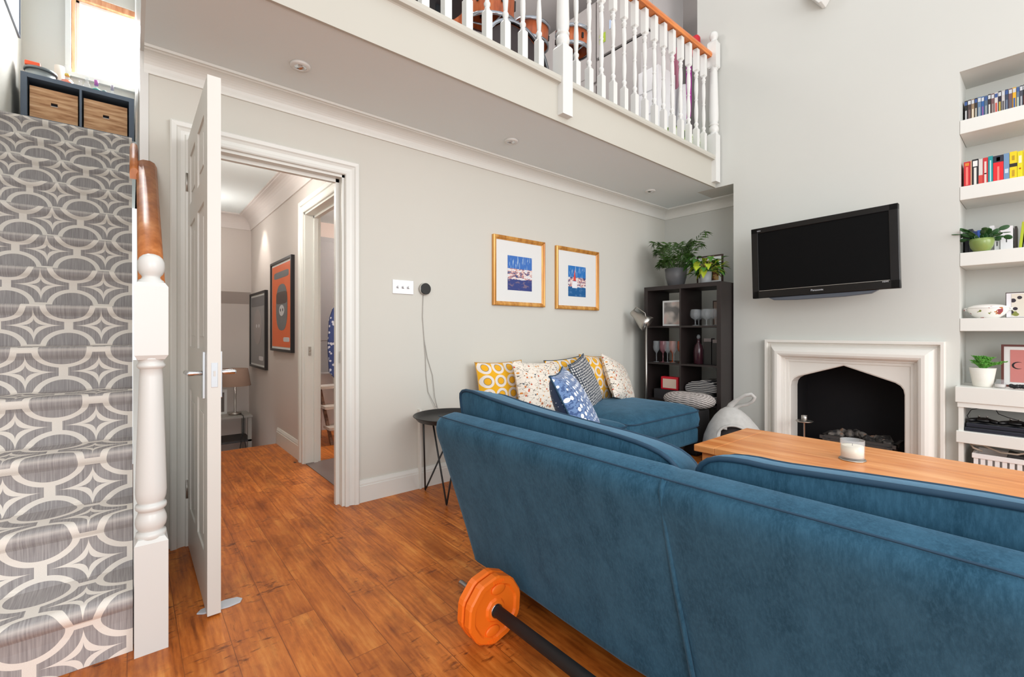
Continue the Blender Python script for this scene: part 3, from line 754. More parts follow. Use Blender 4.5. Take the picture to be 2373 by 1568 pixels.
def back_cushion(ol, yshift, xc=1.17):
    ol = chaikin(resample(ol, 0.08), 1)
    t = 0.11
    rings = [(-t-0.016, 0.24), (-t-0.014, 0.15), (-t-0.009, 0.07), (-t-0.004, 0.02), (-t, 0.0), (-t+0.02, -0.008), (0, -0.012), (t-0.02, -0.008), (t, 0.0), (t+0.006, 0.02), (t+0.02, 0.08), (t+0.035, 0.17), (t+0.04, 0.26)]
    fn = lambda x, a, b: (xc+x-0.16*(b-0.62), a+yshift*(x+t)/(2*t), b-0.045*(x+t)/(2*t) if b > 0.6 else b)
    c = loft_outline(ol, rings, fn).build('back_cushion', VELVET, sofa)
    for x in (-t, t): MB().tube([fn(x*1.01, a, b) for a, b in ol], 0.0065, 8, closed=True).build('piping', PIPING, c)
    return c
back_cushion([(1.565, 0.50), (1.565, 0.77), (1.556, 0.806), (1.50, 0.818), (1.38, 0.802), (1.22, 0.786), (1.00, 0.772), (0.80, 0.762), (0.70, 0.752), (0.635, 0.734), (0.600, 0.70), (0.592, 0.65), (0.592, 0.50)], 0.07)
back_cushion([(0.556, 0.50), (0.558, 0.69), (0.550, 0.728), (0.515, 0.755), (0.45, 0.764), (0.38, 0.762), (0.30, 0.768), (0.186, 0.776), (0.05, 0.784), (-0.15, 0.785), (-0.36, 0.79), (-0.41, 0.75), (-0.41, 0.50)], 0.06)
for x, y in ((1.24, 1.40), (1.24, -0.34), (1.90, 1.40), (1.90, -0.34)):
    MB().lathe([(0.018, 0), (0.024, 0.02), (0.03, 0.125)], (x, y, 0), 12).build('leg', BLACK, sofa)
# chaise against the wall
ch = thing('chaise', 'blue velvet chaise with piped seat against the wall under the framed pictures', 'chaise', (2.75, 2.25, 0))
MB().box(1.97, 3.55, 1.87, 2.69, 0.145, 0.27).build('base', VELVET, ch, bevel=0.02)
seat_cushion(2.60, 3.60, 1.86, 2.70, 0.265, 0.405, 0.065, ch, rr=0.10)
seat_cushion(1.95, 2.585, 1.84, 2.70, 0.265, 0.415, 0.05, ch, rr=0.07)
for x, y in ((3.45, 1.97), (2.07, 1.97), (3.45, 2.60), (2.07, 2.60)):
    MB().lathe([(0.014, 0), (0.020, 0.015), (0.016, 0.03), (0.024, 0.09), (0.030, 0.12), (0.032, 0.148)], (x, y, 0), 14).build('leg', BLACK, ch)
# ---- scatter cushions
def cushion(name, label, w_, h_, t_, mat, loc, rx=0, ry=0, rz=0, pipe=None, mat2=None, grp='scatter cushions on the chaise', pinch=0.07):
    o = pillow_mb(w_, h_, t_, pinch=pinch).build(name, mat, local=True)
    if mat2:
        o.data.materials.append(mat2)
        n_ = len(o.data.polygons)//2
        for i, p in enumerate(o.data.polygons): p.material_index = 1 if i >= n_ else 0
    o.location = loc; o.rotation_euler = Euler((R(rx), R(ry), R(rz)))
    tag(o, label, 'cushion', grp)
    if pipe:
        MB().tube(edge_path(w_, h_, pinch), 0.004, 6, closed=True).build('piping', pipe, o, local=True)
    return o
SEAM = M('tan_seam', (190, 150, 90), 0.9)
cushion('scatter_cushion', 'yellow ring-patterned cushion furthest left against the wall', 0.44, 0.40, 0.13, YELLOW, (2.10, 2.60, 0.435), -9, 0, 0, SEAM)
cushion('scatter_cushion', 'cream cushion with rust flowers beside the leftmost yellow cushion', 0.50, 0.42, 0.15, FLORAL, (2.34, 2.42, 0.42), -16, 3, 4, None)
cushion('scatter_cushion', 'yellow ring-patterned cushion behind the small navy leaf one', 0.48, 0.42, 0.13, YELLOW, (2.80, 2.56, 0.42), -12, -3, 3, PIPING)
cushion('scatter_cushion', 'slim charcoal cushion with pale leaf print standing tilted in the middle', 0.36, 0.42, 0.12, NAVYG, (2.90, 2.40, 0.44), -20, -12, 22, PIPING)
cushion('scatter_cushion', 'yellow ring-patterned cushion half hidden at the right end of the row', 0.44, 0.42, 0.13, YELLOW, (3.14, 2.56, 0.43), -12, 4, 8, SEAM)
cushion('scatter_cushion', 'cream floral cushion slumped at the right end beside the floor lamp', 0.46, 0.42, 0.14, FLORAL, (3.32, 2.42, 0.435), -26, 17, 12, None)
cushion('scatter_cushion', 'blue blossom cushion with navy pin-dot back propped upright on the sofa', 0.52, 0.46, 0.15, NAVYF, (1.67, 1.36, 0.45), -26, 0, 38, PIPING, NAVYD, 'scatter cushions on the sofa')
cushion('scatter_cushion', 'blue and white cushion just showing over the sofa back at right', 0.44, 0.30, 0.12, NAVYF, (1.50, -0.10, 0.45), -30, 0, 84, None, None, 'scatter cushions on the sofa')
cushion('scatter_cushion', 'dark navy cushion corner poking above the sofa back', 0.26, 0.24, 0.10, PIPING, (1.42, 0.10, 0.47), -12, 8, 80, None, None, 'scatter cushions on the sofa')
# ================================================================ BARBELL
bb = thing('barbell', 'black barbell with orange weight plates lying along the back of the sofa', 'barbell', (0.935, 1.25, 0.0))
BX, BZ = 0.943, 0.1115
MB().cyl((BX, 1.205, BZ), (BX, -0.02, BZ), 0.0195, 20).build('bar', M('foam_black', (24, 24, 25), 0.7, var=0.05, scale=40), bb)
lab(MB().cyl((BX, 1.425, BZ), (BX, 1.19, BZ), 0.0135, 18).cyl((BX, 1.212, BZ), (BX, 1.2045, BZ), 0.023, 20).build('sleeve', CHROME, bb), 'chrome bar end')
def plate(yc, t=0.034, name='weight_plate'):
    out = []
    for k_ in range(10):
        a = R(36*k_+14)
        out.append((BX+0.114*math.cos(a), BZ+0.1145*math.sin(a)))
    sub = []
    for i in range(10):                      # cut the corners softly
        a, b = Vector(out[i]), Vector(out[(i+1) % 10])
        sub += [tuple(a.lerp(b, .12)), tuple(a.lerp(b, .88))]
    m = MB(); N = len(sub)
    rings = [(t/2, 0.55), (t/2, 0.60), (t/2-0.006, 0.64), (t/2-0.006, 0.80), (t/2, 0.84), (t/2, 0.93), (t/2-0.006, 1.0), (-t/2+0.006, 1.0), (-t/2, 0.93), (-t/2, 0.84), (-t/2+0.006, 0.80), (-t/2+0.006, 0.64), (-t/2, 0.6), (-t/2, 0.55)]
    rings = [(t/2, 0.12), (t/2, 0.30), (t/2-0.007, 0.36), (t/2-0.007, 0.74), (t/2, 0.80), (t/2, 0.95), (t/2-0.005, 1.0), (-t/2+0.005, 1.0), (-t/2, 0.95), (-t/2, 0.80), (-t/2+0.007, 0.74), (-t/2+0.007, 0.36), (-t/2, 0.30), (-t/2, 0.12)]
    for yy, sc in rings:
        for a, b in sub: m.v.append((BX+(a-BX)*sc, yc+yy, BZ+(b-BZ)*sc))
    for i in range(len(rings)):
        i2 = (i+1) % len(rings)
        for k_ in range(N): m.f.append((i*N+k_, i*N+(k_+1) % N, i2*N+(k_+1) % N, i2*N+k_)); m.smooth.append(False)
    for s_ in (1, -1):                          # grip bosses
        for face in (-1, 1):
            q = MB().lathe([(0.026, 0.0), (0.025, 0.004), (0.020, 0.006), (1e-4, 0.006)], (0, 0, 0), 20, sx=1.15, sy=0.7)
            q.xf(Matrix.Translation((BX+s_*0.012, yc+face*(t/2-0.007), BZ+s_*0.066)) @ Matrix.Rotation(R(90*(1 if face < 0 else -1)), 4, 'X'))
            m.add(q.v, q.f, True)
        for j in range(6):
            m.box(BX+s_*0.012-0.022+j*0.008, BX+s_*0.012-0.019+j*0.008, yc-t/2-0.002, yc-t/2+0.003, BZ+s_*0.094-0.005, BZ+s_*0.094+0.005)
    return m.build(name, ORANGE, bb)
plate(1.226); plate(1.268)
plate(0.02); 
m = MB().tube([(BX-0.02, 1.325, BZ-0.018), (BX+0.02, 1.325, BZ-0.018), (BX+0.02, 1.325, BZ+0.018), (BX-0.02, 1.325, BZ+0.018)], 0.003, 6, closed=True).tube([(BX-0.02, 1.325, BZ-0.015), (BX-0.045, 1.35, BZ-0.03)], 0.004, 6)
m.build('spring_clip', BLACK, bb)
# ================================================================ COFFEE TABLE AND CANDLE
ct = thing('coffee_table', 'honey pine coffee table between the sofa and the fireplace', 'table', (2.62, 0.5, 0))
TX0, TX1, TY0, TY1 = 2.30, 2.945, -0.18, 1.24
for a, b in ((TY1-0.11, TY1), (TY0, TY0+0.11)): MB().box(TX0, TX1, a, b, 0.415, 0.45).build('breadboard_end', PINE, ct, bevel=0.004)
m = MB()
for i in range(5):
    a = TX0+i*(TX1-TX0)/5; m.box(a+0.0003, a+(TX1-TX0)/5-0.0003, TY0+0.1105, TY1-0.1105, 0.415, 0.4498)
m.build('tabletop', PINE, ct, bevel=0.0015)
MB().box(TX0+0.045, TX0+0.065, TY0+0.05, TY1-0.05, 0.31, 0.415).box(TX1-0.065, TX1-0.045, TY0+0.05, TY1-0.05, 0.31, 0.415).box(TX0+0.05, TX1-0.05, TY1-0.065, TY1-0.045, 0.31, 0.415).box(TX0+0.05, TX1-0.05, TY0+0.045, TY0+0.065, 0.31, 0.415).build('apron', PINE, ct)
for x in (TX0+0.03, TX1-0.095):
    for y in (TY0+0.03, TY1-0.095): MB().box(x, x+0.065, y, y+0.065, 0.016, 0.415).build('leg', PINE, ct, bevel=0.003)
t = thing('candle', 'white candle in a clear glass on a silver coaster on the pine table', 'candle', (2.59, 0.613, 0.45))
MB().lathe([(0.052, 0), (0.054, 0.003), (0.052, 0.006), (0.046, 0.006)], (2.59, 0.613, 0.45), 32).build('coaster', STEEL, t)
MB().lathe([(0.044, 0.0065), (0.0465, 0.012), (0.0475, 0.095), (0.0455, 0.095), (0.0445, 0.014)], (2.59, 0.613, 0.45), 32, cap=False).build('jar', glass('candle_glass', (240, 245, 248), 0.03, 0.22), t)
MB().lathe([(0.0425, 0.0155), (0.0435, 0.068), (0.034, 0.066), (1e-4, 0.066)], (2.59, 0.613, 0.45), 28).build('wax', M('cream_wax', (246, 240, 218), 0.5, var=0.03, scale=20), t)
MB().cyl((2.59, 0.613, 0.515), (2.592, 0.613, 0.529), 0.0012, 6).build('wick', BLACK, t)
RUG = NT('shaggy_cream'); nz = RUG.noise(RUG.coord(), 60, 4, 0.7)
RUG.out(RUG.ramp(nz, [(0.35, C(196, 180, 168)), (0.6, C(240, 232, 224))]), 1.0); RUG.bump(nz, 0.8, 0.01)
tag(MB().box(2.22, 3.43, -0.35, 1.78, 0.001, 0.016).build('rug', RUG.m, bevel=0.006), 'pale shaggy rug under the coffee table', 'rug')
# ================================================================ TRAY TABLE
tt = thing('tray_table', 'round black tray table on hairpin legs between the wall and the sofa', 'side table', (1.56, 2.46, 0))
MB().lathe([(1e-4, 0.495), (0.215, 0.495), (0.236, 0.520), (0.242, 0.522), (0.240, 0.526), (0.233, 0.524), (0.213, 0.501), (1e-4, 0.501)], (1.56, 2.46, 0), 48, cap=False).build('tray', BLACK, tt)
for fx, fy, tx, ty, ux, uy in ((1.49, 2.675, 1.38, 2.50, 1.70, 2.58), (1.457, 2.356, 1.40, 2.42, 1.53, 2.32), (1.77, 2.38, 1.74, 2.46, 1.66, 2.31)):
    a, b, f = Vector((tx, ty, 0.497)), Vector((ux, uy, 0.497)), Vector((fx, fy, 0.0055))
    pa, pb = f.lerp(a, 0.06), f.lerp(b, 0.06)
    MB().tube([a, pa, f.lerp(a, 0.015), f, f.lerp(b, 0.015), pb, b], 0.0055, 8).build('leg', BLACK, tt)
# ================================================================ WALL A FITTINGS
def harbour(name, red):
    t_ = NT(name); U, V, _ = t_.xyz(t_.coord('UV'))[:3]
    n1 = t_.noise(t_.comb(t_.math('MULTIPLY', U, 5.0), t_.math('MULTIPLY', V, 11.0), 1.0 if red else 4.0), 1.0, 4, 0.7)
    n2 = t_.noise(t_.comb(t_.math('MULTIPLY', U, 26.0), t_.math('MULTIPLY', V, 3.0), 2.0), 1.0, 2)
    sky = t_.mix(t_.math('GREATER_THAN', n2, 0.62), C(40, 116, 190) if red else C(58, 112, 190), C(170, 196, 222))
    sea = t_.mix(t_.math('GREATER_THAN', n1, 0.56), C(24, 92, 150) if red else C(50, 64, 128), C(70, 120, 170) if red else C(120, 104, 130))
    boats = t_.ramp(n1, [(0.38, C(46, 66, 120)), (0.44, C(120, 130, 160)), (0.48, C(214, 110, 80)), (0.52, C(240, 234, 228)), (0.62, C(214, 218, 230))])
    c = t_.mix(t_.math('GREATER_THAN', t_.math('ADD', V, t_.math('MULTIPLY', n1, 0.06)), 0.66), boats, sky)
    c = t_.mix(t_.math('LESS_THAN', t_.math('ADD', V, t_.math('MULTIPLY', n1, 0.12)), 0.38), c, sea)
    if red:
        dx = t_.math('ABSOLUTE', t_.math('SUBTRACT', U, 0.36))
        tri = t_.math('MULTIPLY', t_.math('LESS_THAN', dx, t_.math('MULTIPLY', t_.math('SUBTRACT', 0.9, V), 0.2)), t_.math('GREATER_THAN', V, 0.52))
        c = t_.mix(tri, c, C(222, 72, 56))
        hull = t_.math('MULTIPLY', t_.math('LESS_THAN', dx, 0.14), t_.math('MULTIPLY', t_.math('LESS_THAN', V, 0.5), t_.math('GREATER_THAN', V, 0.28)))
        c = t_.mix(hull, c, C(236, 236, 240))
    return t_.out(c, 0.5)
GOLD = wood_mat('gold_frame', (176, 112, 46), (214, 152, 74), (236, 182, 104), 'Z', rough=0.3)
GOLD.node_tree.nodes['Principled BSDF'].inputs['Metallic'].default_value = 0.25
MOUNT = M('mount_board', (228, 229, 227), 0.8, var=0.005)
def frame_front(x0, x1, z0, z1, y, wf, dep, mat, parent):
    pr = [(0, 0), (0, dep), (wf*0.25, dep*1.15), (wf*0.6, dep), (wf*0.75, dep*0.75), (wf, dep*0.6), (wf, 0)]
    m = sweep([(x1, z0), (x1, z1), (x0, z1), (x0, z0)], pr, closed=True)
    m.v = [(a, y-z, b) for a, b, z in m.v]; m.smooth = [False]*len(m.f)
    return m.build('frame', mat, parent)
def wall_pic(label, x0, x1, z0, z1, art, ax0, ax1, az0, az1):
    t_ = thing('framed_picture', label, 'picture', ((x0+x1)/2, 2.74, z0), 'pair of gilt framed harbour pictures')
    frame_front(x0, x1, z0, z1, 2.749, 0.032, 0.024, GOLD, t_)
    MB().box(x0+0.02, x1-0.02, 2.738, 2.748, z0+0.02, z1-0.02).build('mount', MOUNT, t_)
    m = MB().grid(lambda u, v: (ax0+(ax1-ax0)*u, 2.7372, az0+(az1-az0)*v), 1, 1)
    m.add([(ax0, 2.738, az0), (ax1, 2.738, az0), (ax1, 2.738, az1), (ax0, 2.738, az1)], [(0, 1, 2, 3)])
    m.build('print', art, t_)
wall_pic('gilt framed picture of white boats crowded in a harbour, nearer the switches', 2.10, 2.64, 1.252, 1.79, harbour('harbour_print', False), 2.245, 2.50, 1.375, 1.645)
wall_pic('gilt framed picture of a boat with a red sail, nearer the bookcase', 2.775, 3.335, 1.245, 1.785, harbour('red_sail_print', True), 2.93, 3.16, 1.36, 1.63)
sw = thing('light_switch', 'chrome plate with three dimmer knobs on the wall right of the doorway', 'switch', (1.366, 2.745, 1.30))
lab(MB().box(1.293, 1.440, 2.742, 2.75, 1.296, 1.386).build('plate', M('polished_plate', (240, 240, 242), 0.25, 0.3), sw, bevel=0.002), 'mirror polished plate')
for i in range(3):
    MB().cyl((1.33+i*0.037, 2.742, 1.341), (1.33+i*0.037, 2.722, 1.341), 0.010, 16).build('knob', CHROME, sw)
th = thing('thermostat', 'round black thermostat with a trailing grey lead', 'thermostat', (1.52, 2.74, 1.30))
MB().cyl((1.522, 2.749, 1.338), (1.522, 2.728, 1.338), 0.041, 40).build('ring', STEEL, th, bevel=0.002)
MB().cyl((1.522, 2.729, 1.338), (1.522, 2.722, 1.338), 0.038, 40).build('dial', M('black_glass', (14, 15, 18), 0.12), th, bevel=0.002)
m = MB().tube([(1.513, 2.744, 1.298), (1.508, 2.744, 1.15), (1.52, 2.744, 1.00), (1.545, 2.744, 0.87), (1.585, 2.744, 0.75), (1.60, 2.74, 0.60), (1.615, 2.735, 0.53)], 0.0022, 6)
m.tube([(1.52, 2.744, 1.00), (1.53, 2.744, 0.88), (1.535, 2.744, 0.75), (1.55, 2.744, 0.64), (1.60, 2.735, 0.54), (1.63, 2.72, 0.51)], 0.0022, 6)
m.build('lead', M('grey_cable', (176, 172, 166), 0.6), th)
# ================================================================ TELEVISION
tv = thing('television', 'black flat television mounted tilted above the fireplace', 'television', (0, 0, 0))
TB = M('tv_gloss', (20, 18, 18), 0.22, var=0.02, spec=0.35)
w2, h2 = 0.452, 0.275
m = MB()
for a, b, c_, d in ((-w2, w2, h2-0.042, h2), (-w2, -w2+0.050, -h2, h2), (w2-0.050, w2, -h2, h2), (-w2, w2, -h2, -h2+0.058)): m.box(-0.022, 0.02, a, b, c_, d)
m.box(0.0, 0.055, -w2+0.03, w2-0.03, -h2+0.03, h2-0.03)
m.build('bezel', TB, tv, local=True, bevel=0.004)
MB().box(-0.016, 0.0, -w2+0.049, w2-0.049, -h2+0.057, h2-0.041).build('screen', M('screen_black', (9, 9, 10), 0.45, var=0.0, spec=0.1), tv, local=True)
MB().prism([(-0.34, -h2), (-0.30, -h2-0.022), (-0.15, -h2-0.031), (0.15, -h2-0.031), (0.30, -h2-0.022), (0.34, -h2)], 'X', -0.016, 0.016).build('speaker_bar', M('tv_grey', (92, 98, 108), 0.3, 0.4), tv, local=True, bevel=0.004)
MB().box(-0.0235, -0.0215, -w2+0.052, w2-0.052, -h2+0.055, -h2+0.058).build('trim_line', STEEL, tv, local=True)
MB().box(0.055, 0.278, -0.03, 0.03, -0.05, 0.05).build('wall_bracket', BLACK, tv, local=True)
LOGO = M('silver_print', (205, 206, 210), 0.4, 0.2)
rt = Euler((R(90), 0, R(-90)))
text_mesh('Panasonic', 0.020, 'brand_lettering', LOGO, tv, (-0.0228, 0.01, -h2+0.030), rt)
text_mesh('VIERA', 0.011, 'badge_lettering', LOGO, tv, (-0.0228, w2-0.058, h2-0.024), rt)
text_mesh('HDMI', 0.013, 'badge_lettering', LOGO, tv, (-0.0228, -w2+0.075, -h2+0.048), rt)
tv.location = (3.805, 1.10, 1.595); tv.rotation_euler = Euler((R(-1.3), 0, R(0.5)))
# ================================================================ BOOKCASE
BY0, BY1, BXF, BXB, BH = 1.845, 2.608, 3.88, 4.27, 1.484
bc = thing('bookcase', 'dark espresso open cube bookcase in the alcove left of the chimney breast', 'bookcase', (4.07, 2.22, 0))
m = MB().box(BXF, BXB, BY0, BY0+0.038, 0, BH).box(BXF, BXB, BY1-0.038, BY1, 0, BH).box(BXF, BXB, BY0+0.038, BY1-0.038, BH-0.038, BH).box(BXF, BXB, BY0+0.038, BY1-0.038, 0, 0.045)
m.build('frame', DARKW, bc, bevel=0.0015)
pitch = (BH-0.038-0.045)/4
ZS = [0.045+pitch*i for i in range(5)]
for i in (1, 2, 3): MB().box(BXF+0.005, BXB-0.005, BY0+0.038, BY1-0.038, ZS[i]-0.008, ZS[i]+0.008).build('shelf', DARKW, bc)
ym = (BY0+BY1)/2
MB().box(BXF+0.004, BXB-0.004, ym-0.008, ym+0.008, 0.045, BH-0.038).build('divider', DARKW, bc)
zr = [z_+0.0085 for z_ in ZS]
# row 4 (top): photo frame, goblets
t = thing('photo_frame', 'white framed blurred portrait standing in the top left cube', 'picture frame', (3.99, 2.37, zr[3]))
MB().box(3.985, 4.0, 2.275, 2.47, zr[3], zr[3]+0.245).build('frame', MOUNT, t, bevel=0.002)
PB = NT('soft_portrait'); nz = PB.noise(PB.coord(), 9, 1)
PB.out(PB.ramp(nz, [(0.35, C(120, 118, 116)), (0.5, C(196, 186, 178)), (0.65, C(214, 176, 168))]), 0.6)
MB().box(3.9835, 3.985, 2.292, 2.453, zr[3]+0.017, zr[3]+0.228).build('photo', PB.m, t)
GL = glass('clear_glass', (210, 216, 220), 0.04, 0.16)
GO_ = glass('amber_glass', (206, 96, 40), 0.08, 0.6)
GP = glass('mauve_glass', (150, 96, 104), 0.08, 0.45)
def goblet(prof, mat, name='drinking_glass'): return MB().lathe(prof, (0, 0, 0), 20, cap=False).build(name, mat, local=True)
bal_p = [(0.030, 0), (0.031, 0.003), (0.006, 0.008), (0.005, 0.045), (0.012, 0.055), (0.040, 0.075), (0.047, 0.10), (0.042, 0.135), (0.036, 0.15)]
g0 = goblet(bal_p, GL); g0.location = (3.97, 2.125, zr[3])
tag(g0, 'large clear balloon glass on a stem, front left of the top right cube', 'glass', 'glasses in the top right cube')
for i, (x, y, w_) in enumerate(((4.06, 2.14, 'behind the front balloon glass'), (3.97, 2.02, 'in the middle of the top right cube'), (4.07, 2.03, 'at the back of the top right cube'), (3.97, 1.935, 'nearest the right side of the top right cube'), (4.07, 1.94, 'in the back right corner of the top right cube'))):
    g = g0.copy(); COL.objects.link(g); g.location = (x, y, zr[3]); tag(g, 'clear balloon glass '+w_, 'glass', 'glasses in the top right cube')
t = thing('photo_frame', 'small dark framed print leaning at the back of the top right cube', 'picture frame', (4.2, 2.0, zr[3]))
MB().box(4.19, 4.205, 1.90, 2.07, zr[3], zr[3]+0.235).build('frame', M('brown_frame', (64, 44, 38), 0.5), t)
MB().box(4.188, 4.19, 1.91, 2.06, zr[3]+0.01, zr[3]+0.225).build('print', M('dusky_print', (168, 146, 132), 0.6, var=0.15, scale=14), t)
# row 3: wine glasses
wine_p = [(0.028, 0), (0.029, 0.002), (0.005, 0.006), (0.0045, 0.085), (0.010, 0.092), (0.027, 0.115), (0.033, 0.14), (0.031, 0.20), (0.030, 0.205)]
wlist = [(3.95, 2.515, GL, 'clear wine glass at the far left of the second row left cube'), (3.96, 2.45, GP, 'mauve wine glass between the clear and the amber ones'), (3.95, 2.395, GL, 'clear wine glass in front of the amber glasses'),
         (4.02, 2.385, GO_, 'amber wine glass left of its amber pair'), (3.96, 2.335, GL, 'clear wine glass between the two amber glasses'), (4.01, 2.29, GO_, 'amber wine glass against the divider')]
w0 = {}
for x, y, mt, lb in wlist:
    if mt not in w0: o = goblet(wine_p, mt); w0[mt] = o
    else: o = w0[mt].copy(); COL.objects.link(o)
    o.location = (x, y, zr[2]); tag(o, lb, 'glass', 'wine glasses on the bookcase')
t = thing('bottle', 'dark plum bottle with a glass stopper in the second row right cube', 'bottle', (3.98, 2.10, zr[2]))
MB().lathe([(0.038, 0), (0.042, 0.005), (0.042, 0.13), (0.034, 0.17), (0.014, 0.195), (0.013, 0.225), (0.016, 0.23)], (3.98, 2.10, zr[2]), 24).build('body', M('plum_glass', (52, 24, 32), 0.15), t)
MB().lathe([(0.012, 0.231), (0.018, 0.245), (0.012, 0.265), (1e-4, 0.27)], (3.98, 2.10, zr[2]), 16).build('stopper', GL, t)
for i, (y, h, lb) in enumerate(((2.02, 0.235, 'black bottle box standing right of the plum bottle'), (1.94, 0.225, 'black bottle box against the right side of the cube'))):
    t = thing('gift_box', lb, 'box', (4.02, y, zr[2]), 'black bottle boxes in the bookcase')
    MB().box(3.985, 4.06, y-0.036, y+0.036, zr[2], zr[2]+h-0.03).build('box', BLACK, t)
    MB().box(3.988, 4.057, y-0.033, y+0.033, zr[2]+h-0.03, zr[2]+h).build('lid', M('pewter_lid', (120, 112, 112), 0.4, 0.5), t)
# row 2: radio on a black box, blankets
tag(MB().box(3.93, 4.18, 2.26, 2.53, zr[1], zr[1]+0.09).build('storage_box', M('charcoal_card', (44, 42, 44), 0.7)), 'flat charcoal box under the red radio', 'box')
t = thing('radio', 'red radio with a cream grille standing on the charcoal box', 'radio', (3.96, 2.36, zr[1]+0.0905))
MB().box(3.935, 4.0, 2.275, 2.46, zr[1]+0.0905, zr[1]+0.215).build('case', M('red_plastic', (206, 24, 44), 0.4), t, bevel=0.008)
MB().box(3.932, 3.936, 2.295, 2.435, zr[1]+0.108, zr[1]+0.195).build('grille', M('cream_grille', (222, 196, 178), 0.6), t)
SB = NT('striped_knit'); X_, Y_, Z_ = SB.xyz(SB.coord())[:3]
sn = SB.math('SINE', SB.math('MULTIPLY', SB.math('ADD', Z_, SB.math('MULTIPLY', SB.noise(SB.coord(), 6, 2), 0.03)), 420.0))
SB.out(SB.ramp(sn, [(0.35, C(48, 48, 52)), (0.6, C(196, 192, 188))]), 0.95)
for i, (z_, h, lb) in enumerate(((zr[1], 0.09, 'striped folded blanket at the bottom of its pair'), (zr[1]+0.092, 0.115, 'striped folded blanket on top of its pair'))):
    ol = [(2.02+0.145*math.cos(a), 2.04+0.0*i+0.160*math.sin(a)) for a in [R(12*k_) for k_ in range(30)]]
    ol = [(max(1.905, min(2.20, (a-2.02)*1.3+2.055)), b) for a, b in ol]
    m = MB(); sec_ = chaikin([(1.89, z_+0.005), (1.89, z_+h*0.55), (1.98, z_+h), (2.12, z_+h*0.95), (2.195, z_+h*0.6), (2.205, z_+h*0.2), (2.18, z_+0.0)], 2)
    m.prism([(a, max(b, z_+0.001)) for a, b in sec_], 'X', 3.92, 4.20, sm=True)
    tag(m.build('folded_blanket', SB.m, bevel=0.006), lb, 'blanket', 'blankets in the bookcase')
# ---- plants and frame on top of the bookcase
def frond(m, p0, az, L, lift, droop, nleaf, lw, ll, seed):
    rnd = random.Random(seed); P = []
    for i in range(15):
        s_ = i/14; r_ = L*math.sin(s_*droop)/max(0.3, droop); z_ = lift*math.sin(s_*math.pi*0.62) - 0.02*s_
        P.append(Vector((p0[0]+math.cos(az)*r_, p0[1]+math.sin(az)*r_, p0[2]+z_)))
    m.tube(P, [0.0028*(1-0.7*i/14) for i in range(15)], 5)
    for k_ in range(nleaf):
        s_ = 0.3+0.7*k_/(nleaf-1); i = min(13, int(s_*14)); p = P[i].lerp(P[i+1], s_*14-i) if i < 14 else P[14]
        d = (P[i+1]-P[i]).normalized(); side = d.cross(Vector((0, 0, 1))).normalized()
        for sg in (-1, 1):
            l_ = ll*(0.6+0.6*math.sin(math.pi*min(1, s_*0.95)))*(0.85+0.3*rnd.random())
            e = (side*sg*0.8+d*0.75+Vector((0, 0, -0.15-0.3*rnd.random()))).normalized()
            q = p+e*l_; mid = p+e*l_*0.45; wv = d*lw
            dn = Vector((0, 0, -l_*0.15))
            m.add([p, mid+wv*0.5, q+dn, mid-wv*0.5], [(0, 1, 2, 3)], True)
pc = (4.05, 2.365, BH)
t = thing('potted_palm', 'feathery parlour palm in a dark grey pot on the bookcase', 'plant', pc)
MB().lathe([(0.066, 0), (0.074, 0.008), (0.096, 0.09), (0.103, 0.172), (0.099, 0.172), (0.093, 0.15), (0.08, 0.15)], pc, 32).build('pot', M('charcoal_pot', (96, 96, 98), 0.45), t)
m = MB(); rnd = random.Random(5)
for i in range(34):
    az = rnd.random()*6.28
    if i == 0: az, L_, lf = R(-95), 0.42, 0.36
    elif i == 1: az, L_, lf = R(95), 0.30, 0.34
    elif i == 2: az, L_, lf = R(-80), 0.30, 0.27
    elif i == 3: az, L_, lf = R(110), 0.22, 0.24
    else: L_, lf = 0.08+0.15*rnd.random(), 0.10+0.22*rnd.random()
    if abs(math.cos(az)*L_) > 0.19: L_ = 0.19/abs(math.cos(az))
    frond(m, (pc[0]+0.04*math.cos(az), pc[1]+0.04*math.sin(az), pc[2]+0.14), az, L_, lf, 1.5, 13, 0.014, 0.075, i)
m.build('foliage', GREENP, t)
t = thing('photo_frame', 'brown framed small picture behind the yellow-green plant', 'picture frame', (4.17, 2.09, BH))
MB().box(4.165, 4.18, 1.965, 1.978, BH, BH+0.28).box(4.165, 4.18, 2.202, 2.215, BH, BH+0.28).box(4.165, 4.18, 1.978, 2.202, BH+0.267, BH+0.28).box(4.165, 4.18, 1.978, 2.202, BH, BH+0.013).build('frame', M('brown_frame', (64, 44, 38), 0.5), t)
MB().box(4.17, 4.178, 1.978, 2.202, BH+0.013, BH+0.267).build('mount', MOUNT, t)
AM = NT('autumn_print'); nz = AM.noise(AM.coord(), 24, 3)
AM.out(AM.ramp(nz, [(0.38, C(60, 44, 30)), (0.48, C(150, 92, 44)), (0.6, C(206, 170, 110)), (0.7, C(96, 110, 60))]), 0.6)
MB().box(4.168, 4.170, 2.005, 2.175, BH+0.045, BH+0.235).build('print', AM.m, t)
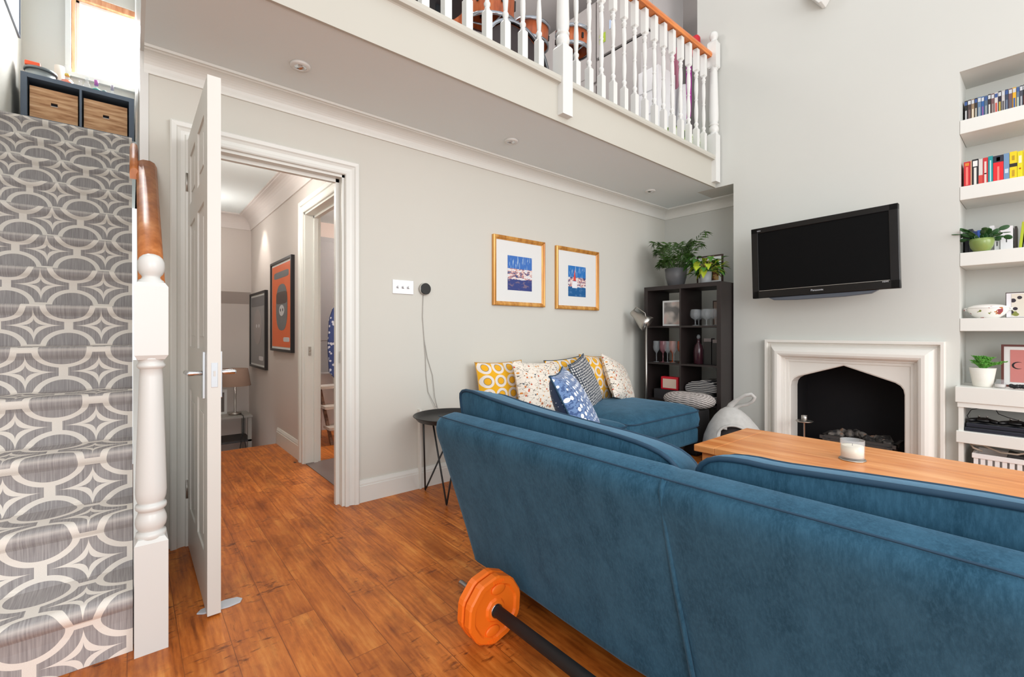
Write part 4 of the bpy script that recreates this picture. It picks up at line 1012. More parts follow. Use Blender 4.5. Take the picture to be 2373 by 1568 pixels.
def heart_leaf(m, p, az, tilt, L_, w_, curl=0.3, roll=0):
    d = Vector((math.cos(az)*math.cos(tilt), math.sin(az)*math.cos(tilt), math.sin(tilt)))
    s_ = d.cross(Vector((0, 0, 1))); s_.normalize(); up = s_.cross(d)
    rows = []
    prof_ = [(0, 0.02), (0.12, 0.42), (0.3, 0.5), (0.5, 0.42), (0.7, 0.27), (0.88, 0.11), (1.0, 0.005)]
    vs = []
    for a, b in prof_:
        c_ = p+d*a*L_-Vector((0, 0, 1))*curl*L_*a*a
        vs += [c_-s_*b*w_+up*0.12*w_*b*2, c_, c_+s_*b*w_+up*0.12*w_*b*2]
    fs = []
    for i in range(len(prof_)-1):
        o_ = i*3; fs += [(o_, o_+1, o_+4, o_+3), (o_+1, o_+2, o_+5, o_+4)]
    m.add(vs, fs, True)
pp = (3.99, 2.035, BH)
t = thing('potted_plant', 'trailing yellow-green leafed plant in a pale grey pot on the bookcase', 'plant', pp)
MB().lathe([(0.040, 0), (0.045, 0.004), (0.050, 0.105), (0.047, 0.105), (0.043, 0.09)], pp, 24).build('pot', M('pale_grey_pot', (176, 180, 182), 0.5), t)
LG = M('pothos_leaf', (72, 130, 44), 0.4, var=0.3, scale=10); LY = M('lime_leaf', (196, 214, 62), 0.45, var=0.12, scale=10)
mg, my = MB(), MB(); rnd = random.Random(8)
for i in range(84):
    az = rnd.random()*6.28; el = rnd.random()
    r_ = 0.02+0.125*rnd.random(); z_ = 0.05+0.20*(1-el*0.8)
    p = Vector((pp[0]+math.cos(az)*r_*0.9, pp[1]+math.sin(az)*r_, pp[2]+z_))
    tgt = my if (i % 5 == 0) else mg
    tgt.tube([(pp[0], pp[1], pp[2]+0.09), tuple((Vector((pp[0], pp[1], pp[2]+0.13))+p)/2), tuple(p)], 0.0012, 4)
    heart_leaf(tgt, p, az+0.5*(rnd.random()-0.5), R(-30+70*rnd.random()), 0.06+0.035*rnd.random(), 0.055, 0.45)
heart_leaf(my, Vector((pp[0]-0.08, pp[1]+0.03, pp[2]+0.20)), R(170), R(-65), 0.10, 0.075, 0.1)
heart_leaf(my, Vector((pp[0]-0.08, pp[1]-0.03, pp[2]+0.12)), R(190), R(-60), 0.09, 0.055, 0.1)
heart_leaf(mg, Vector((pp[0]-0.02, pp[1]-0.10, pp[2]+0.20)), R(-95), R(5), 0.10, 0.05, 0.3)
mg.build('foliage', LG, t); lab(my.build('young_leaves', LY, t), 'lime yellow young leaves')
# ================================================================ FLOOR LAMP, STOOL, CAT CAVE
fl = thing('floor_lamp', 'brushed steel reading lamp standing in front of the dark bookcase', 'lamp', (3.74, 2.49, 0))
MB().lathe([(0.11, 0), (0.11, 0.012), (0.02, 0.022), (0.008, 0.03)], (3.74, 2.49, 0), 32).build('base', STEEL, fl)
MB().cyl((3.74, 2.49, 0.02), (3.74, 2.49, 1.16), 0.0085, 12).build('pole', STEEL, fl)
a = Vector((3.74, 2.66, 1.245)); b = Vector((3.80, 2.50, 1.11)); d = (b-a).normalized()
prof_ = [(1e-4, 0), (0.022, 0.004), (0.030, 0.02), (0.034, 0.055), (0.050, 0.10), (0.072, 0.16), (0.082, 0.205), (0.079, 0.205), (0.069, 0.16), (0.045, 0.10)]
m = MB().lathe(prof_, (0, 0, 0), 28, cap=False)
m.xf(Matrix.Translation(a) @ d.to_track_quat('Z', 'Y').to_matrix().to_4x4())
m.build('shade', STEEL, fl)
MB().tube([a+d*0.03+Vector((0, 0, 0.03)), a+d*0.05+Vector((0, -0.01, 0.075)), Vector((3.73, 2.55, 1.26)), Vector((3.735, 2.50, 1.225)), Vector((3.74, 2.49, 1.16))], 0.004, 8).build('arm', STEEL, fl)
t = tag(MB().box(3.64, 3.86, 1.93, 2.26, 0.0, 0.385).build('stool', M('black_wicker', (34, 32, 34), 0.8, var=0.2, scale=60), bevel=0.02), 'low black stool between the chaise and the bookcase', 'stool')
KN = NT('chunky_knit'); U_, V_, _z = KN.xyz(KN.coord('UV'))[:3]
kn = KN.math('MULTIPLY', KN.math('SINE', KN.math('MULTIPLY', U_, 90.0)), KN.math('SINE', KN.math('MULTIPLY', V_, 70.0)))
KN.out(KN.ramp(kn, [(0.0, C(176, 166, 162)), (0.5, C(222, 214, 208))]), 1.0); KN.bump(kn, 0.8, 0.01)
mk = MB(); mk.uv = {}
se = lambda c_, p_: math.copysign(abs(c_)**p_, c_)
mk.grid(lambda u, v: (3.755+0.115*se(math.cos(u*6.2832), 0.7)*max(0, math.sin(v*math.pi))**0.5, 2.07+0.225*se(math.sin(u*6.2832), 0.7)*max(0, math.sin(v*math.pi))**0.5, 0.452-0.066*math.cos(v*math.pi)), 36, 16)
o = mk.build('knitted_cushion', KN.m)
tag(o, 'pale grey chunky knit cushion lying on the black stool', 'cushion')
FELT = M('grey_felt', (196, 194, 190), 1.0, var=0.12, scale=26, bump=0.5)
cc = thing('cat_cave', 'pale grey felt cat cave with a looped handle beside the fireplace', 'pet bed', (3.80, 1.605, 0))
prof_ = [(0.19, 0.0), (0.215, 0.02), (0.228, 0.07), (0.225, 0.13), (0.205, 0.20), (0.165, 0.28), (0.115, 0.35), (0.07, 0.395), (0.035, 0.415), (1e-4, 0.42)]
def cave(u, v):
    a = u*2*math.pi; s_ = v*(len(prof_)-1); i = min(len(prof_)-2, int(s_)); f = s_-i
    r_ = prof_[i][0]*(1-f)+prof_[i+1][0]*f; z_ = prof_[i][1]*(1-f)+prof_[i+1][1]*f
    return (3.80-0.02*z_+r_*math.cos(a), 1.605+0.12*z_+r_*math.sin(a), z_)
m = MB().grid(cave, 48, 27, uv=False)
# opening facing the camera
keep = []; ks = []
OA = R(218); oc = Vector((3.80+0.20*math.cos(OA), 1.63+0.20*math.sin(OA), 0.205))
for f, sm in zip(m.f, m.smooth):
    c_ = sum((Vector(m.v[i]) for i in f), Vector())/4
    if (c_-oc).length > 0.118: keep.append(f); ks.append(sm)
m.f = keep; m.smooth = ks
m.build('shell', FELT, cc, solid=0.014)
ring = []
for i in range(28):
    a = 2*math.pi*i/28; dr = math.cos(OA), math.sin(OA)
    tv_ = Vector((-dr[1], dr[0], 0))*0.116*math.cos(a)+Vector((0, 0, 1))*0.108*math.sin(a)
    p = Vector((3.80, 1.605, 0.205))+tv_
    z_ = p.z; r_ = 0.226 if z_ < 0.13 else 0.226-(z_-0.13)*0.36
    lat = tv_.x*(-dr[1])+tv_.y*dr[0]
    dd = math.sqrt(max(0, r_*r_-lat*lat)); ring.append((3.80-0.02*z_+dr[0]*dd-dr[1]*lat, 1.605+0.12*z_+dr[1]*dd+dr[0]*lat, z_))
MB().tube(ring, 0.009, 8, closed=True).build('opening_rim', FELT, cc)
MB().lathe([(0.19, 0.004), (0.205, 0.03), (0.209, 0.10), (0.195, 0.17), (0.150, 0.26), (0.095, 0.33), (0.04, 0.375), (1e-4, 0.385)], (3.80, 1.615, 0), 32).build('shade_liner', M('cave_shade', (52, 46, 46), 1.0), cc)  # added dark inner shell, paints in the shade inside the opening
loop = [Vector(p) for p in ((3.79, 1.675, 0.385), (3.79, 1.65, 0.44), (3.80, 1.60, 0.49), (3.815, 1.55, 0.525), (3.83, 1.51, 0.535), (3.845, 1.495, 0.515), (3.845, 1.51, 0.485), (3.84, 1.55, 0.455), (3.83, 1.60, 0.44), (3.82, 1.64, 0.42), (3.81, 1.66, 0.39))]
MB().tube(loop, [0.030, 0.022, 0.016, 0.014, 0.013, 0.013, 0.013, 0.013, 0.014, 0.018, 0.026], 10).build('handle', FELT, cc)
cc.location = (3.69, 1.625, 0); cc.rotation_euler = (0, 0, R(-12)); cc.scale = (1.05, 1.05, 1.05)
# ================================================================ ALCOVE SHELF CONTENTS
rnd = random.Random(3)
def book(name, label, cat, grp, y0, y1, x0, dep, z0, h, rgb, bands=(), lean=0.0):
    # y1 < y0; spine faces -X
    t_ = thing(name, label, cat, (x0+dep/2, (y0+y1)/2, z0), grp)
    key = 'cover_%d_%d_%d' % rgb
    MB().box(x0, x0+dep, y0-0.0006, y1+0.0006, z0, z0+h).build('cover', M(key, rgb, 0.4, var=0.03), t_, bevel=0.0008)
    for nm, a, b, w_, c_ in bands:
        yc = (y0+y1)/2; hw = (y0-y1)/2*w_
        MB().box(x0-0.0008, x0+0.001, yc-hw, yc+hw, z0+h*a, z0+h*b).build(nm, M('ink_%d_%d_%d' % c_, c_, 0.5, var=0.02), t_)
    if lean:
        t_.rotation_euler = (R(lean), 0, 0)
    return t_
dv = [0.392, 0.377, 0.360, 0.345, 0.331, 0.314, 0.300, 0.284, 0.270, 0.255, 0.239, 0.224, 0.209, 0.194, 0.177, 0.161, 0.147, 0.133, 0.118, 0.104, 0.089]
dc = [((30, 28, 30), 'black film case with a white title, at the left end of the top shelf', (200, 200, 200)), ((70, 56, 54), 'dark brown film case second from the left end', (120, 100, 96)), ((150, 124, 96), 'tan film case third from the left end', (230, 214, 190)),
      ((54, 44, 38), 'dark film case with a pale band left of the blue ones', (190, 184, 170)), ((96, 124, 156), 'pale blue film case left of the bright blue one', (150, 160, 168)), ((44, 96, 160), 'bright blue film case with a purple spot', (140, 90, 150)),
      ((84, 104, 124), 'grey-blue film case right of the bright blue one', (150, 160, 160)), ((52, 42, 46), 'dark film case with a white foot', (220, 216, 210)), ((120, 84, 84), 'dusty red film case left of the white and red one', (150, 140, 136)),
      ((214, 206, 204), 'white film case with red lettering', (206, 84, 70)), ((40, 32, 52), 'dark purple film case with a yellow stripe', (196, 170, 70)), ((202, 196, 194), 'off-white film case right of the purple one', (90, 84, 84)),
      ((58, 66, 88), 'navy film case near the middle of the row', (110, 120, 140)), ((120, 84, 84), 'mauve and dark film case left of the yellow one', (96, 96, 100)), ((232, 176, 40), 'yellow film case with a blue head', (60, 96, 160)),
      ((96, 116, 140), 'steel blue film case right of the yellow one', (190, 196, 176)), ((70, 72, 84), 'slate film case near the picture edge', (170, 170, 176)), ((40, 40, 44), 'black film case near the picture edge', (180, 60, 50)), ((190, 190, 196), 'silver film case at the picture edge', (60, 60, 64))]
for i, (c_, lb, c2) in enumerate(dc):
    h = 0.172+0.004*rnd.random()
    book('film_case', lb, 'film case', 'film cases on the topmost alcove shelf', dv[i], dv[i+1], 4.245, 0.135, 2.4055, h, c_,
         (('title', 0.14, 0.62, 0.5, c2), ('badge', 0.82, 0.96, 0.8, (206, 208, 212) if i % 3 else (60, 90, 150))))
bk = [(0.388, 0.357, 'red hardback with a pink and orange title, at the left end of the book row', (196, 22, 34), (('title', 0.12, 0.80, 0.35, (236, 120, 110)), ('author', 0.84, 0.95, 0.6, (214, 130, 50)))),
      (0.357, 0.350, 'thin tan paperback beside the leftmost red book', (206, 160, 130), ()),
      (0.350, 0.320, 'black book with a white emblem and white title', (26, 26, 28), (('emblem', 0.74, 0.94, 0.7, (232, 230, 226)), ('title', 0.05, 0.70, 0.4, (220, 218, 210)))),
      (0.320, 0.301, 'book with a white upper half and red foot', (214, 206, 200), (('foot_band', 0.0, 0.40, 1.0, (206, 70, 60)),)),
      (0.301, 0.278, 'red paperback with a thin black and white strip', (200, 44, 50), (('title', 0.08, 0.86, 0.4, (222, 206, 196)), ('mark', 0.4, 0.44, 0.4, (30, 28, 28)))),
      (0.278, 0.256, 'teal hardback with a pale title, left of the wide red book', (16, 144, 150), (('title', 0.1, 0.85, 0.25, (190, 226, 226)),)),
      (0.256, 0.211, 'wide bright red book with a navy top', (226, 26, 38), (('head_band', 0.76, 1.0, 1.0, (34, 38, 56)), ('title', 0.1, 0.6, 0.2, (240, 130, 120)), ('emblem', 0.80, 0.94, 0.35, (190, 200, 214)))),
      (0.211, 0.186, 'grey-blue hardback between the red and the yellow books', (112, 146, 182), (('title', 0.3, 0.45, 0.6, (196, 210, 222)),)),
      (0.186, 0.154, 'yellow book with a black band round its middle', (240, 206, 10), (('band', 0.47, 0.59, 1.0, (36, 30, 22)), ('emblem', 0.70, 0.86, 0.35, (180, 150, 20)), ('emblem', 0.14, 0.36, 0.35, (190, 150, 20)))),
      (0.154, 0.130, 'lime yellow book with a white circle and a small red mark', (226, 214, 14), (('disc', 0.58, 0.84, 0.5, (236, 232, 190)), ('mark', 0.36, 0.41, 0.3, (176, 60, 30)))),
      (0.130, 0.100, 'plain yellow book at the edge of the picture', (236, 200, 20), ())]
for i, (a, b, lb, c_, bd) in enumerate(bk):
    book('book', lb, 'book', 'books on the second alcove shelf', a, b, 4.165, 0.13, 1.9805, 0.172+0.003*(i % 3), c_, bd)
b3 = [(0.391, 0.374, 'black hardback at the left end behind the green pot', (30, 28, 36), 0.178), (0.374, 0.352, 'very dark grey thick book behind the green pot', (36, 38, 46), 0.19), (0.352, 0.333, 'navy book behind the leaves of the green pot', (34, 52, 110), 0.172),
      (0.333, 0.302, 'royal blue book with a pale label behind the green pot', (42, 84, 170), 0.176), (0.302, 0.278, 'black book behind the leaves left of the white one', (28, 28, 34), 0.18), (0.278, 0.255, 'tall white book with a round mark behind the leaves', (236, 234, 236), 0.195)]
for a, b, lb, c_, h in b3:
    book('book', lb, 'book', 'books on the third alcove shelf', a, b, 4.245, 0.13, 1.5555, h-0.02, c_, (('title', 0.2, 0.7, 0.35, (200, 210, 225)),) if c_[2] > 100 else ())
book('boxed_set', 'narrow white boxed set with small black lettering beside the green pot', 'box', 'white boxed sets', 0.253, 0.228, 4.20, 0.14, 1.5555, 0.145, (232, 230, 232), (('title', 0.24, 0.44, 0.2, (60, 60, 64)),))
book('boxed_set', 'wide white boxed set with small black lettering, the right one', 'box', 'white boxed sets', 0.227, 0.172, 4.19, 0.14, 1.5555, 0.152, (234, 232, 234), (('title', 0.34, 0.58, 0.08, (60, 60, 64)),))
book('book', 'dark brown book right of the white boxed sets', 'book', 'books on the third alcove shelf', 0.168, 0.156, 4.22, 0.13, 1.5555, 0.15, (58, 46, 42))
book('book', 'lime green book leaning on its neighbours', 'book', 'books on the third alcove shelf', 0.150, 0.136, 4.19, 0.13, 1.5555, 0.168, (176, 190, 30), (), 5)
book('book', 'black and yellow book at the picture edge', 'book', 'books on the third alcove shelf', 0.128, 0.098, 4.19, 0.13, 1.5555, 0.175, (30, 28, 26), (('label', 0.0, 0.5, 0.8, (204, 168, 120)), ('head_band', 0.86, 1.0, 1.0, (232, 190, 90))))
# green pot with a leaf cactus
px_, py_, pz_ = 4.125, 0.303, 1.5555
t = thing('potted_cactus', 'flat-leaved green cactus in a glazed olive bowl pot on the shelf', 'plant', (px_, py_, pz_))
MB().lathe([(0.032, 0), (0.038, 0.004), (0.052, 0.03), (0.0575, 0.06), (0.056, 0.080), (0.052, 0.080), (0.050, 0.068), (1e-4, 0.066)], (px_, py_, pz_), 32).build('pot', M('olive_glaze', (140, 162, 92), 0.25, var=0.12, scale=14), t)
m = MB(); r2 = random.Random(2)
for i in range(30):
    az = R(-100) if i == 0 else R(100) if i == 1 else R(-85) if i == 2 else r2.random()*6.28
    p = Vector((px_+0.02*math.cos(az), py_+0.02*math.sin(az), pz_+0.066)); el = R(20+55*r2.random()); nseg = 2+r2.randint(0, 1)
    if i in (0, 1, 2): el = R(38 if i == 0 else 22); nseg = 3
    for s_ in range(nseg):
        L_ = 0.036+0.012*r2.random()
        if math.cos(az) > 0.3: L_ *= 0.6
        d = Vector((math.cos(az)*math.cos(el), math.sin(az)*math.cos(el), math.sin(el)))
        q = MB().ball((0, 0, 0), 1.0, 10)
        q.xf(Matrix.Translation(p+d*L_*0.5) @ d.to_track_quat('Z', 'Y').to_matrix().to_4x4() @ Matrix.Rotation(r2.random()*3.14, 4, 'Z') @ Matrix.Diagonal((0.014, 0.003, L_*0.56, 1)))
        m.add(q.v, q.f, True); p = p+d*L_; el -= R(22); az += 0.5*(r2.random()-0.5)
m.build('foliage', M('cactus_leaf', (44, 88, 40), 0.4, var=0.25, scale=20), t)
# tureen
tx, ty, tz = 4.215, 0.283, 1.1355
t = thing('tureen', 'white oval lidded tureen painted with fruit sprigs', 'tureen', (tx, ty, tz))
TP = NT('painted_china'); co = TP.coord(); X_, Y_, Z_ = TP.xyz(co)[:3]; nz = TP.noise(co, 28, 3)
band = TP.math('MULTIPLY', TP.math('GREATER_THAN', nz, 0.60), TP.math('LESS_THAN', Z_, 0.075))
hue = TP.ramp(TP.noise(co, 16, 1), [(0.4, C(120, 130, 50)), (0.5, C(196, 120, 60)), (0.6, C(150, 60, 70))])
TP.out(TP.mix(band, C(240, 236, 230), hue), 0.15)
MB().lathe([(0.05, 0), (0.055, 0.004), (0.075, 0.02), (0.092, 0.045), (0.096, 0.058), (0.098, 0.062)], (tx, ty, tz), 36, sx=0.72, sy=1).build('bowl', TP.m, t)
MB().lathe([(0.097, 0.0625), (0.088, 0.074), (0.066, 0.084), (0.03, 0.090), (1e-4, 0.091)], (tx, ty, tz), 36, sx=0.72, sy=1).build('lid', TP.m, t)
for s_ in (1, -1): MB().tube([(tx, ty+s_*0.088, tz+0.05), (tx, ty+s_*0.108, tz+0.054), (tx, ty+s_*0.108, tz+0.062), (tx, ty+s_*0.09, tz+0.064)], 0.005, 8).build('handle', TP.m, t)
# leaf print tile frame
t = thing('framed_print', 'white framed print of black olives and leaves at the shelf edge', 'picture', (4.24, 0.12, 1.1355))
OL = NT('olive_print'); co = OL.map(OL.coord(), (1, 24, 24)); v = OL.vor(co, 1.0); nz = OL.noise(co, 0.8, 2)
c = OL.mix(OL.math('GREATER_THAN', nz, 0.58), C(222, 214, 200), C(128, 132, 60)); c = OL.mix(OL.math('LESS_THAN', v, 0.30), c, C(44, 36, 46)); OL.out(c, 0.5)
MB().box(4.225, 4.24, 0.02, 0.205, 1.1355, 1.295).build('frame', M('brown_frame', (64, 44, 38), 0.5), t, bevel=0.001)
MB().box(4.223, 4.2255, 0.023, 0.202, 1.140, 1.290).build('mount', M('white_mount', (232, 230, 234), 0.5), t)
MB().box(4.2215, 4.2235, 0.03, 0.180, 1.144, 1.286).build('print', OL.m, t)
# succulent in white pot
sx_, sy_, sz_ = 4.135, 0.300, 0.7035
t = thing('potted_succulent', 'bushy green succulent in a white tapered pot on the media cabinet', 'plant', (sx_, sy_, sz_))
MB().lathe([(0.043, 0), (0.045, 0.003), (0.062, 0.118), (0.058, 0.118), (0.055, 0.105), (1e-4, 0.104)], (sx_, sy_, sz_), 32).build('pot', M('white_pot', (226, 222, 212), 0.7, var=0.03), t)
m = MB(); r2 = random.Random(9)
stems = [(r2.random()*6.28, 0.015+0.045*r2.random(), 0.03+0.05*r2.random()) for _ in range(60)]+[(R(-95), 0.10, 0.05), (R(-92), 0.075, 0.035)]
for az, rr, hh in stems:
    if math.cos(az) > 0: rr *= 0.8
    n_ = 9 if rr < 0.09 else 14
    for j in range(n_):
        f = (j+1)/n_; p = Vector((sx_+math.cos(az)*rr*f, sy_+math.sin(az)*rr*f, sz_+0.108+hh*math.sin(f*1.4)))
        for q_ in range(4):
            a2 = q_*1.57+j*0.8; d = Vector((math.cos(a2), math.sin(a2), 0.55)).normalized()
            q = MB().lathe([(1e-4, -1), (0.7, -0.4), (0.9, 0.2), (1e-4, 1)], (0, 0, 0), 5, cap=False)
            q.xf(Matrix.Translation(p+d*0.007) @ d.to_track_quat('Z', 'Y').to_matrix().to_4x4() @ Matrix.Diagonal((0.006, 0.003, 0.010, 1)))
            m.add(q.v, q.f, True)
m.build('foliage', M('succulent_leaf', (96, 166, 62), 0.45, var=0.28, scale=30), t)
t = thing('glass_jar', 'small clear glass jar beside the white plant pot', 'jar', (4.11, 0.222, 0.7035))
MB().lathe([(0.022, 0), (0.026, 0.004), (0.027, 0.026), (0.018, 0.038), (0.016, 0.05), (0.018, 0.052)], (4.11, 0.222, 0.7035), 24, cap=False).build('body', GL, t)
MB().lathe([(0.0205, 0.002), (0.0235, 0.005), (0.024, 0.022), (1e-4, 0.022)], (4.11, 0.222, 0.7035), 20).build('contents', M('sea_salt', (214, 206, 200), 0.9, var=0.15, scale=80), t)
t = thing('framed_print', 'brown framed pink print with a dark crescent on the media cabinet', 'picture', (4.25, 0.10, 0.7035))
z0_ = 0.7035
MB().box(4.235, 4.255, -0.06, -0.048, z0_, z0_+0.265).box(4.235, 4.255, 0.213, 0.225, z0_, z0_+0.265).box(4.235, 4.255, -0.048, 0.213, z0_+0.253, z0_+0.265).box(4.235, 4.255, -0.048, 0.213, z0_, z0_+0.012).build('frame', M('mahogany', (100, 52, 44), 0.4), t)
MB().box(4.242, 4.25, -0.048, 0.213, z0_+0.012, z0_+0.253).build('mount', MOUNT, t)
MB().box(4.240, 4.242, -0.02, 0.186, z0_+0.03, z0_+0.232).build('print', M('pink_print', (206, 128, 122), 0.6, var=0.04), t)
m = MB(); A = [R(200-180*i/12) for i in range(13)]
cr = []
for i in range(13):
    a = R(60+240*i/12); w_ = 0.0035*math.sin(math.pi*i/12)+0.0004
    cr.append((a, w_))
for (a, w_), (a2, w2_) in zip(cr[:-1], cr[1:]):
    def q3(a, r_): return (4.2393, 0.150-r_*math.cos(a)*1.3, z0_+0.135+r_*math.sin(a)) if False else (4.2393, 0.150+r_*(-math.cos(a))*1.2, z0_+0.135+r_*math.sin(a))
    m.add([q3(a, 0.021-w_), q3(a, 0.021+w_), q3(a2, 0.021+w2_), q3(a2, 0.021-w2_)], [(0, 1, 2, 3)])
m.build('crescent', BLACK, t)
m = MB(); r2 = random.Random(6)
for i in range(16): m.ball((4.09+0.014*r2.random(), 0.175-0.012*i, 0.7035+0.012+0.006*r2.random()), 0.0125, 8)
tag(m.build('bead_necklace', M('black_bead', (20, 18, 22), 0.5)), 'string of chunky black beads lying in front of the pink print', 'necklace')
# media cabinet contents
t = thing('media_player', 'long black media player box on the cabinet shelf', 'media player', (4.15, 0.1, 0.4255))
MB().box(4.035, 4.27, -0.22, 0.372, 0.4255, 0.448).build('base', M('player_black', (40, 44, 54), 0.25), t, bevel=0.003)
MB().box(4.045, 4.27, -0.21, 0.365, 0.452, 0.475).build('cover', M('player_black', (40, 44, 54), 0.25), t, bevel=0.003)
MB().box(4.05, 4.26, -0.2, 0.36, 0.448, 0.452).build('light_strip', BLACK, t)
def pad(y, lb):
    t_ = thing('game_controller', lb, 'game controller', (4.12, y, 0.4755), 'black controllers')
    q = MB().ball((4.12, y, 0.4755+0.017), 0.045, 16, 0.36); q.build('body', M('pad_black', (16, 16, 18), 0.35), t_)
    for s_ in (1, -1):
        MB().tube([(4.10, y+s_*0.03, 0.4935), (4.085, y+s_*0.055, 0.490), (4.075, y+s_*0.068, 0.4885)], [0.013, 0.013, 0.009], 10).build('grip', M('pad_black', (16, 16, 18), 0.35), t_)
        lab(MB().lathe([(0.005, 0), (0.005, 0.008), (0.009, 0.011), (1e-4, 0.013)], (4.105, y+s_*0.018, 0.507), 12).build('thumb_stick', STEEL, t_), 'silver-rimmed thumb stick')
pad(0.295, 'black game controller at the left end of the media player'); pad(0.16, 'black game controller further right on the media player')
tag(MB().tube([(4.10, 0.355, 0.482), (4.12, 0.368, 0.51), (4.13, 0.35, 0.55), (4.14, 0.29, 0.572), (4.13, 0.245, 0.57), (4.12, 0.23, 0.54), (4.11, 0.19, 0.525), (4.11, 0.12, 0.505), (4.10, 0.05, 0.482)], 0.0022, 6).build('controller_cable', BLACK), 'thin black cable looping over the controllers', 'cable')
t = thing('basket', 'white slatted plastic basket at the bottom of the media cabinet', 'basket', (4.15, 0.15, 0.0305))
BW = M('basket_plastic', (232, 230, 228), 0.45)
m = MB().box(4.035, 4.05, -0.1, 0.34, 0.262, 0.292).box(4.265, 4.28, -0.1, 0.34, 0.262, 0.292).box(4.05, 4.265, 0.325, 0.34, 0.262, 0.292).box(4.05, 4.265, -0.1, -0.085, 0.262, 0.292)
m.build('rim', BW, t, bevel=0.003)
m = MB()
for i in range(14):
    y = 0.322-i*0.0305; m.box(4.040, 4.046, y-0.010, y+0.010, 0.20, 0.262)
m.box(4.040, 4.046, -0.09, 0.332, 0.10, 0.20).box(4.27, 4.275, -0.09, 0.332, 0.04, 0.262).box(4.046, 4.27, 0.326, 0.332, 0.04, 0.262).box(4.046, 4.27, -0.09, -0.084, 0.04, 0.262).box(4.04, 4.275, -0.09, 0.332, 0.0305, 0.042)
m.build('slatted_wall', BW, t)
tag(MB().tube([(4.10, 0.30, 0.30), (4.07, 0.335, 0.318), (4.10, 0.35, 0.333), (4.14, 0.30, 0.330), (4.10, 0.22, 0.306), (4.08, 0.15, 0.312), (4.12, 0.08, 0.335), (4.12, -0.02, 0.31), (4.13, 0.03, 0.296)], 0.0055, 8).build('cream_lead', M('cream_cable', (206, 190, 172), 0.6)), 'cream lead coiled over the white basket', 'cable')
tag(MB().box(4.10, 4.22, 0.02, 0.20, 0.22, 0.262).build('adapter', M('dark_plastic', (62, 58, 58), 0.5), bevel=0.006).__class__ and bpy.data.objects['adapter'], 'dark grey adapter box lying in the white basket', 'adapter')
bpy.data.objects['adapter'].rotation_euler = (R(12), 0, 0); bpy.data.objects['adapter'].location.z += 0.03
# ================================================================ LANDING UNIT AND WHAT STANDS ON IT
UX0, UX1, UY0, UY1, UZ0, UZ1 = -0.745, 0.022, 5.82, 6.21, 2.556, 3.337
lu = thing('storage_unit', 'blue-grey cube storage unit at the top of the stairs under the window', 'storage unit', (-0.36, 6.0, UZ0))
MB().box(UX0, UX0+0.04, UY0, UY1, UZ0, UZ1).box(UX1-0.04, UX1, UY0, UY1, UZ0, UZ1).box(UX0+0.04, UX1-0.04, UY0, UY1, UZ1-0.04, UZ1).box(UX0+0.04, UX1-0.04, UY0, UY1, UZ0, UZ0+0.04).build('frame', SLATE, lu, bevel=0.0015)
xm, zm = (UX0+UX1)/2, (UZ0+UZ1)/2
MB().box(xm-0.008, xm+0.008, UY0, UY1, UZ0+0.04, UZ1-0.04).build('divider', SLATE, lu)
MB().box(UX0+0.04, xm-0.009, UY0, UY1, zm-0.008, zm+0.008).box(xm+0.009, UX1-0.04, UY0, UY1, zm-0.008, zm+0.008).build('shelf', SLATE, lu)
MB().box(UX0+0.01, UX1-0.01, UY1-0.004, UY1, UZ0+0.01, UZ1-0.01).build('back_panel', M('unit_back_dark', (40, 46, 60), 0.8), lu)  # back panel coloured darker than the frame
HOLE = M('hole_dark', (30, 30, 40), 0.9)
for x0_, x1_, sd in ((UX0+0.04, xm-0.008, 'left'), (xm+0.008, UX1-0.04, 'right')):
    for z0_, rw in ((zm+0.0085, 'upper'),):
        t = thing('storage_basket', 'bark-textured brown basket in the %s %s cube of the landing unit' % (rw, sd), 'basket', ((x0_+x1_)/2, UY0+0.15, z0_), 'brown baskets in the landing unit')
        cx_ = (x0_+x1_)/2; zc_ = z0_+0.155
        m = MB().box(x0_+0.012, cx_-0.022, UY0+0.03, UY0+0.05, z0_, z0_+0.285).box(cx_+0.022, x1_-0.012, UY0+0.03, UY0+0.05, z0_, z0_+0.285).box(cx_-0.022, cx_+0.022, UY0+0.03, UY0+0.05, z0_, zc_-0.014).box(cx_-0.022, cx_+0.022, UY0+0.03, UY0+0.05, zc_+0.014, z0_+0.285)
        m.box(x0_+0.012, x0_+0.02, UY0+0.05, UY1-0.02, z0_, z0_+0.285).box(x1_-0.02, x1_-0.012, UY0+0.05, UY1-0.02, z0_, z0_+0.285).box(x0_+0.02, x1_-0.02, UY1-0.03, UY1-0.02, z0_, z0_+0.285).box(x0_+0.02, x1_-0.02, UY0+0.05, UY1-0.02, z0_, z0_+0.008)
        m.build('body', BARK, t)
        MB().box(cx_-0.024, cx_+0.024, UY0+0.028, UY0+0.032, zc_-0.018, zc_-0.013).build('handle_edge', STEEL, t)
        MB().box(cx_-0.022, cx_+0.022, UY0+0.047, UY0+0.05, zc_-0.014, zc_+0.014).build('handle_hole', HOLE, t)
UT = UZ1+0.0005
t = thing('cake_tin', 'round grey metal tin with a wide lid on the landing unit', 'tin', (-0.665, 6.0, UT))
MB().lathe([(0.098, 0), (0.10, 0.005), (0.10, 0.085)], (-0.640, 6.0, UT), 36).build('tin', M('grey_tin', (150, 156, 156), 0.35, 0.3), t)
MB().lathe([(0.108, 0.085), (0.112, 0.092), (0.11, 0.108), (0.09, 0.112), (1e-4, 0.112)], (-0.640, 6.0, UT), 36).build('lid', M('tin_lid', (110, 116, 118), 0.4, 0.3), t)
tag(MB().box(-0.735, -0.635, 5.93, 6.03, UT+0.113, UT+0.155).build('orange_box', M('orange_card', (246, 96, 52), 0.5), bevel=0.008), 'small bright orange box on top of the grey tin', 'box')
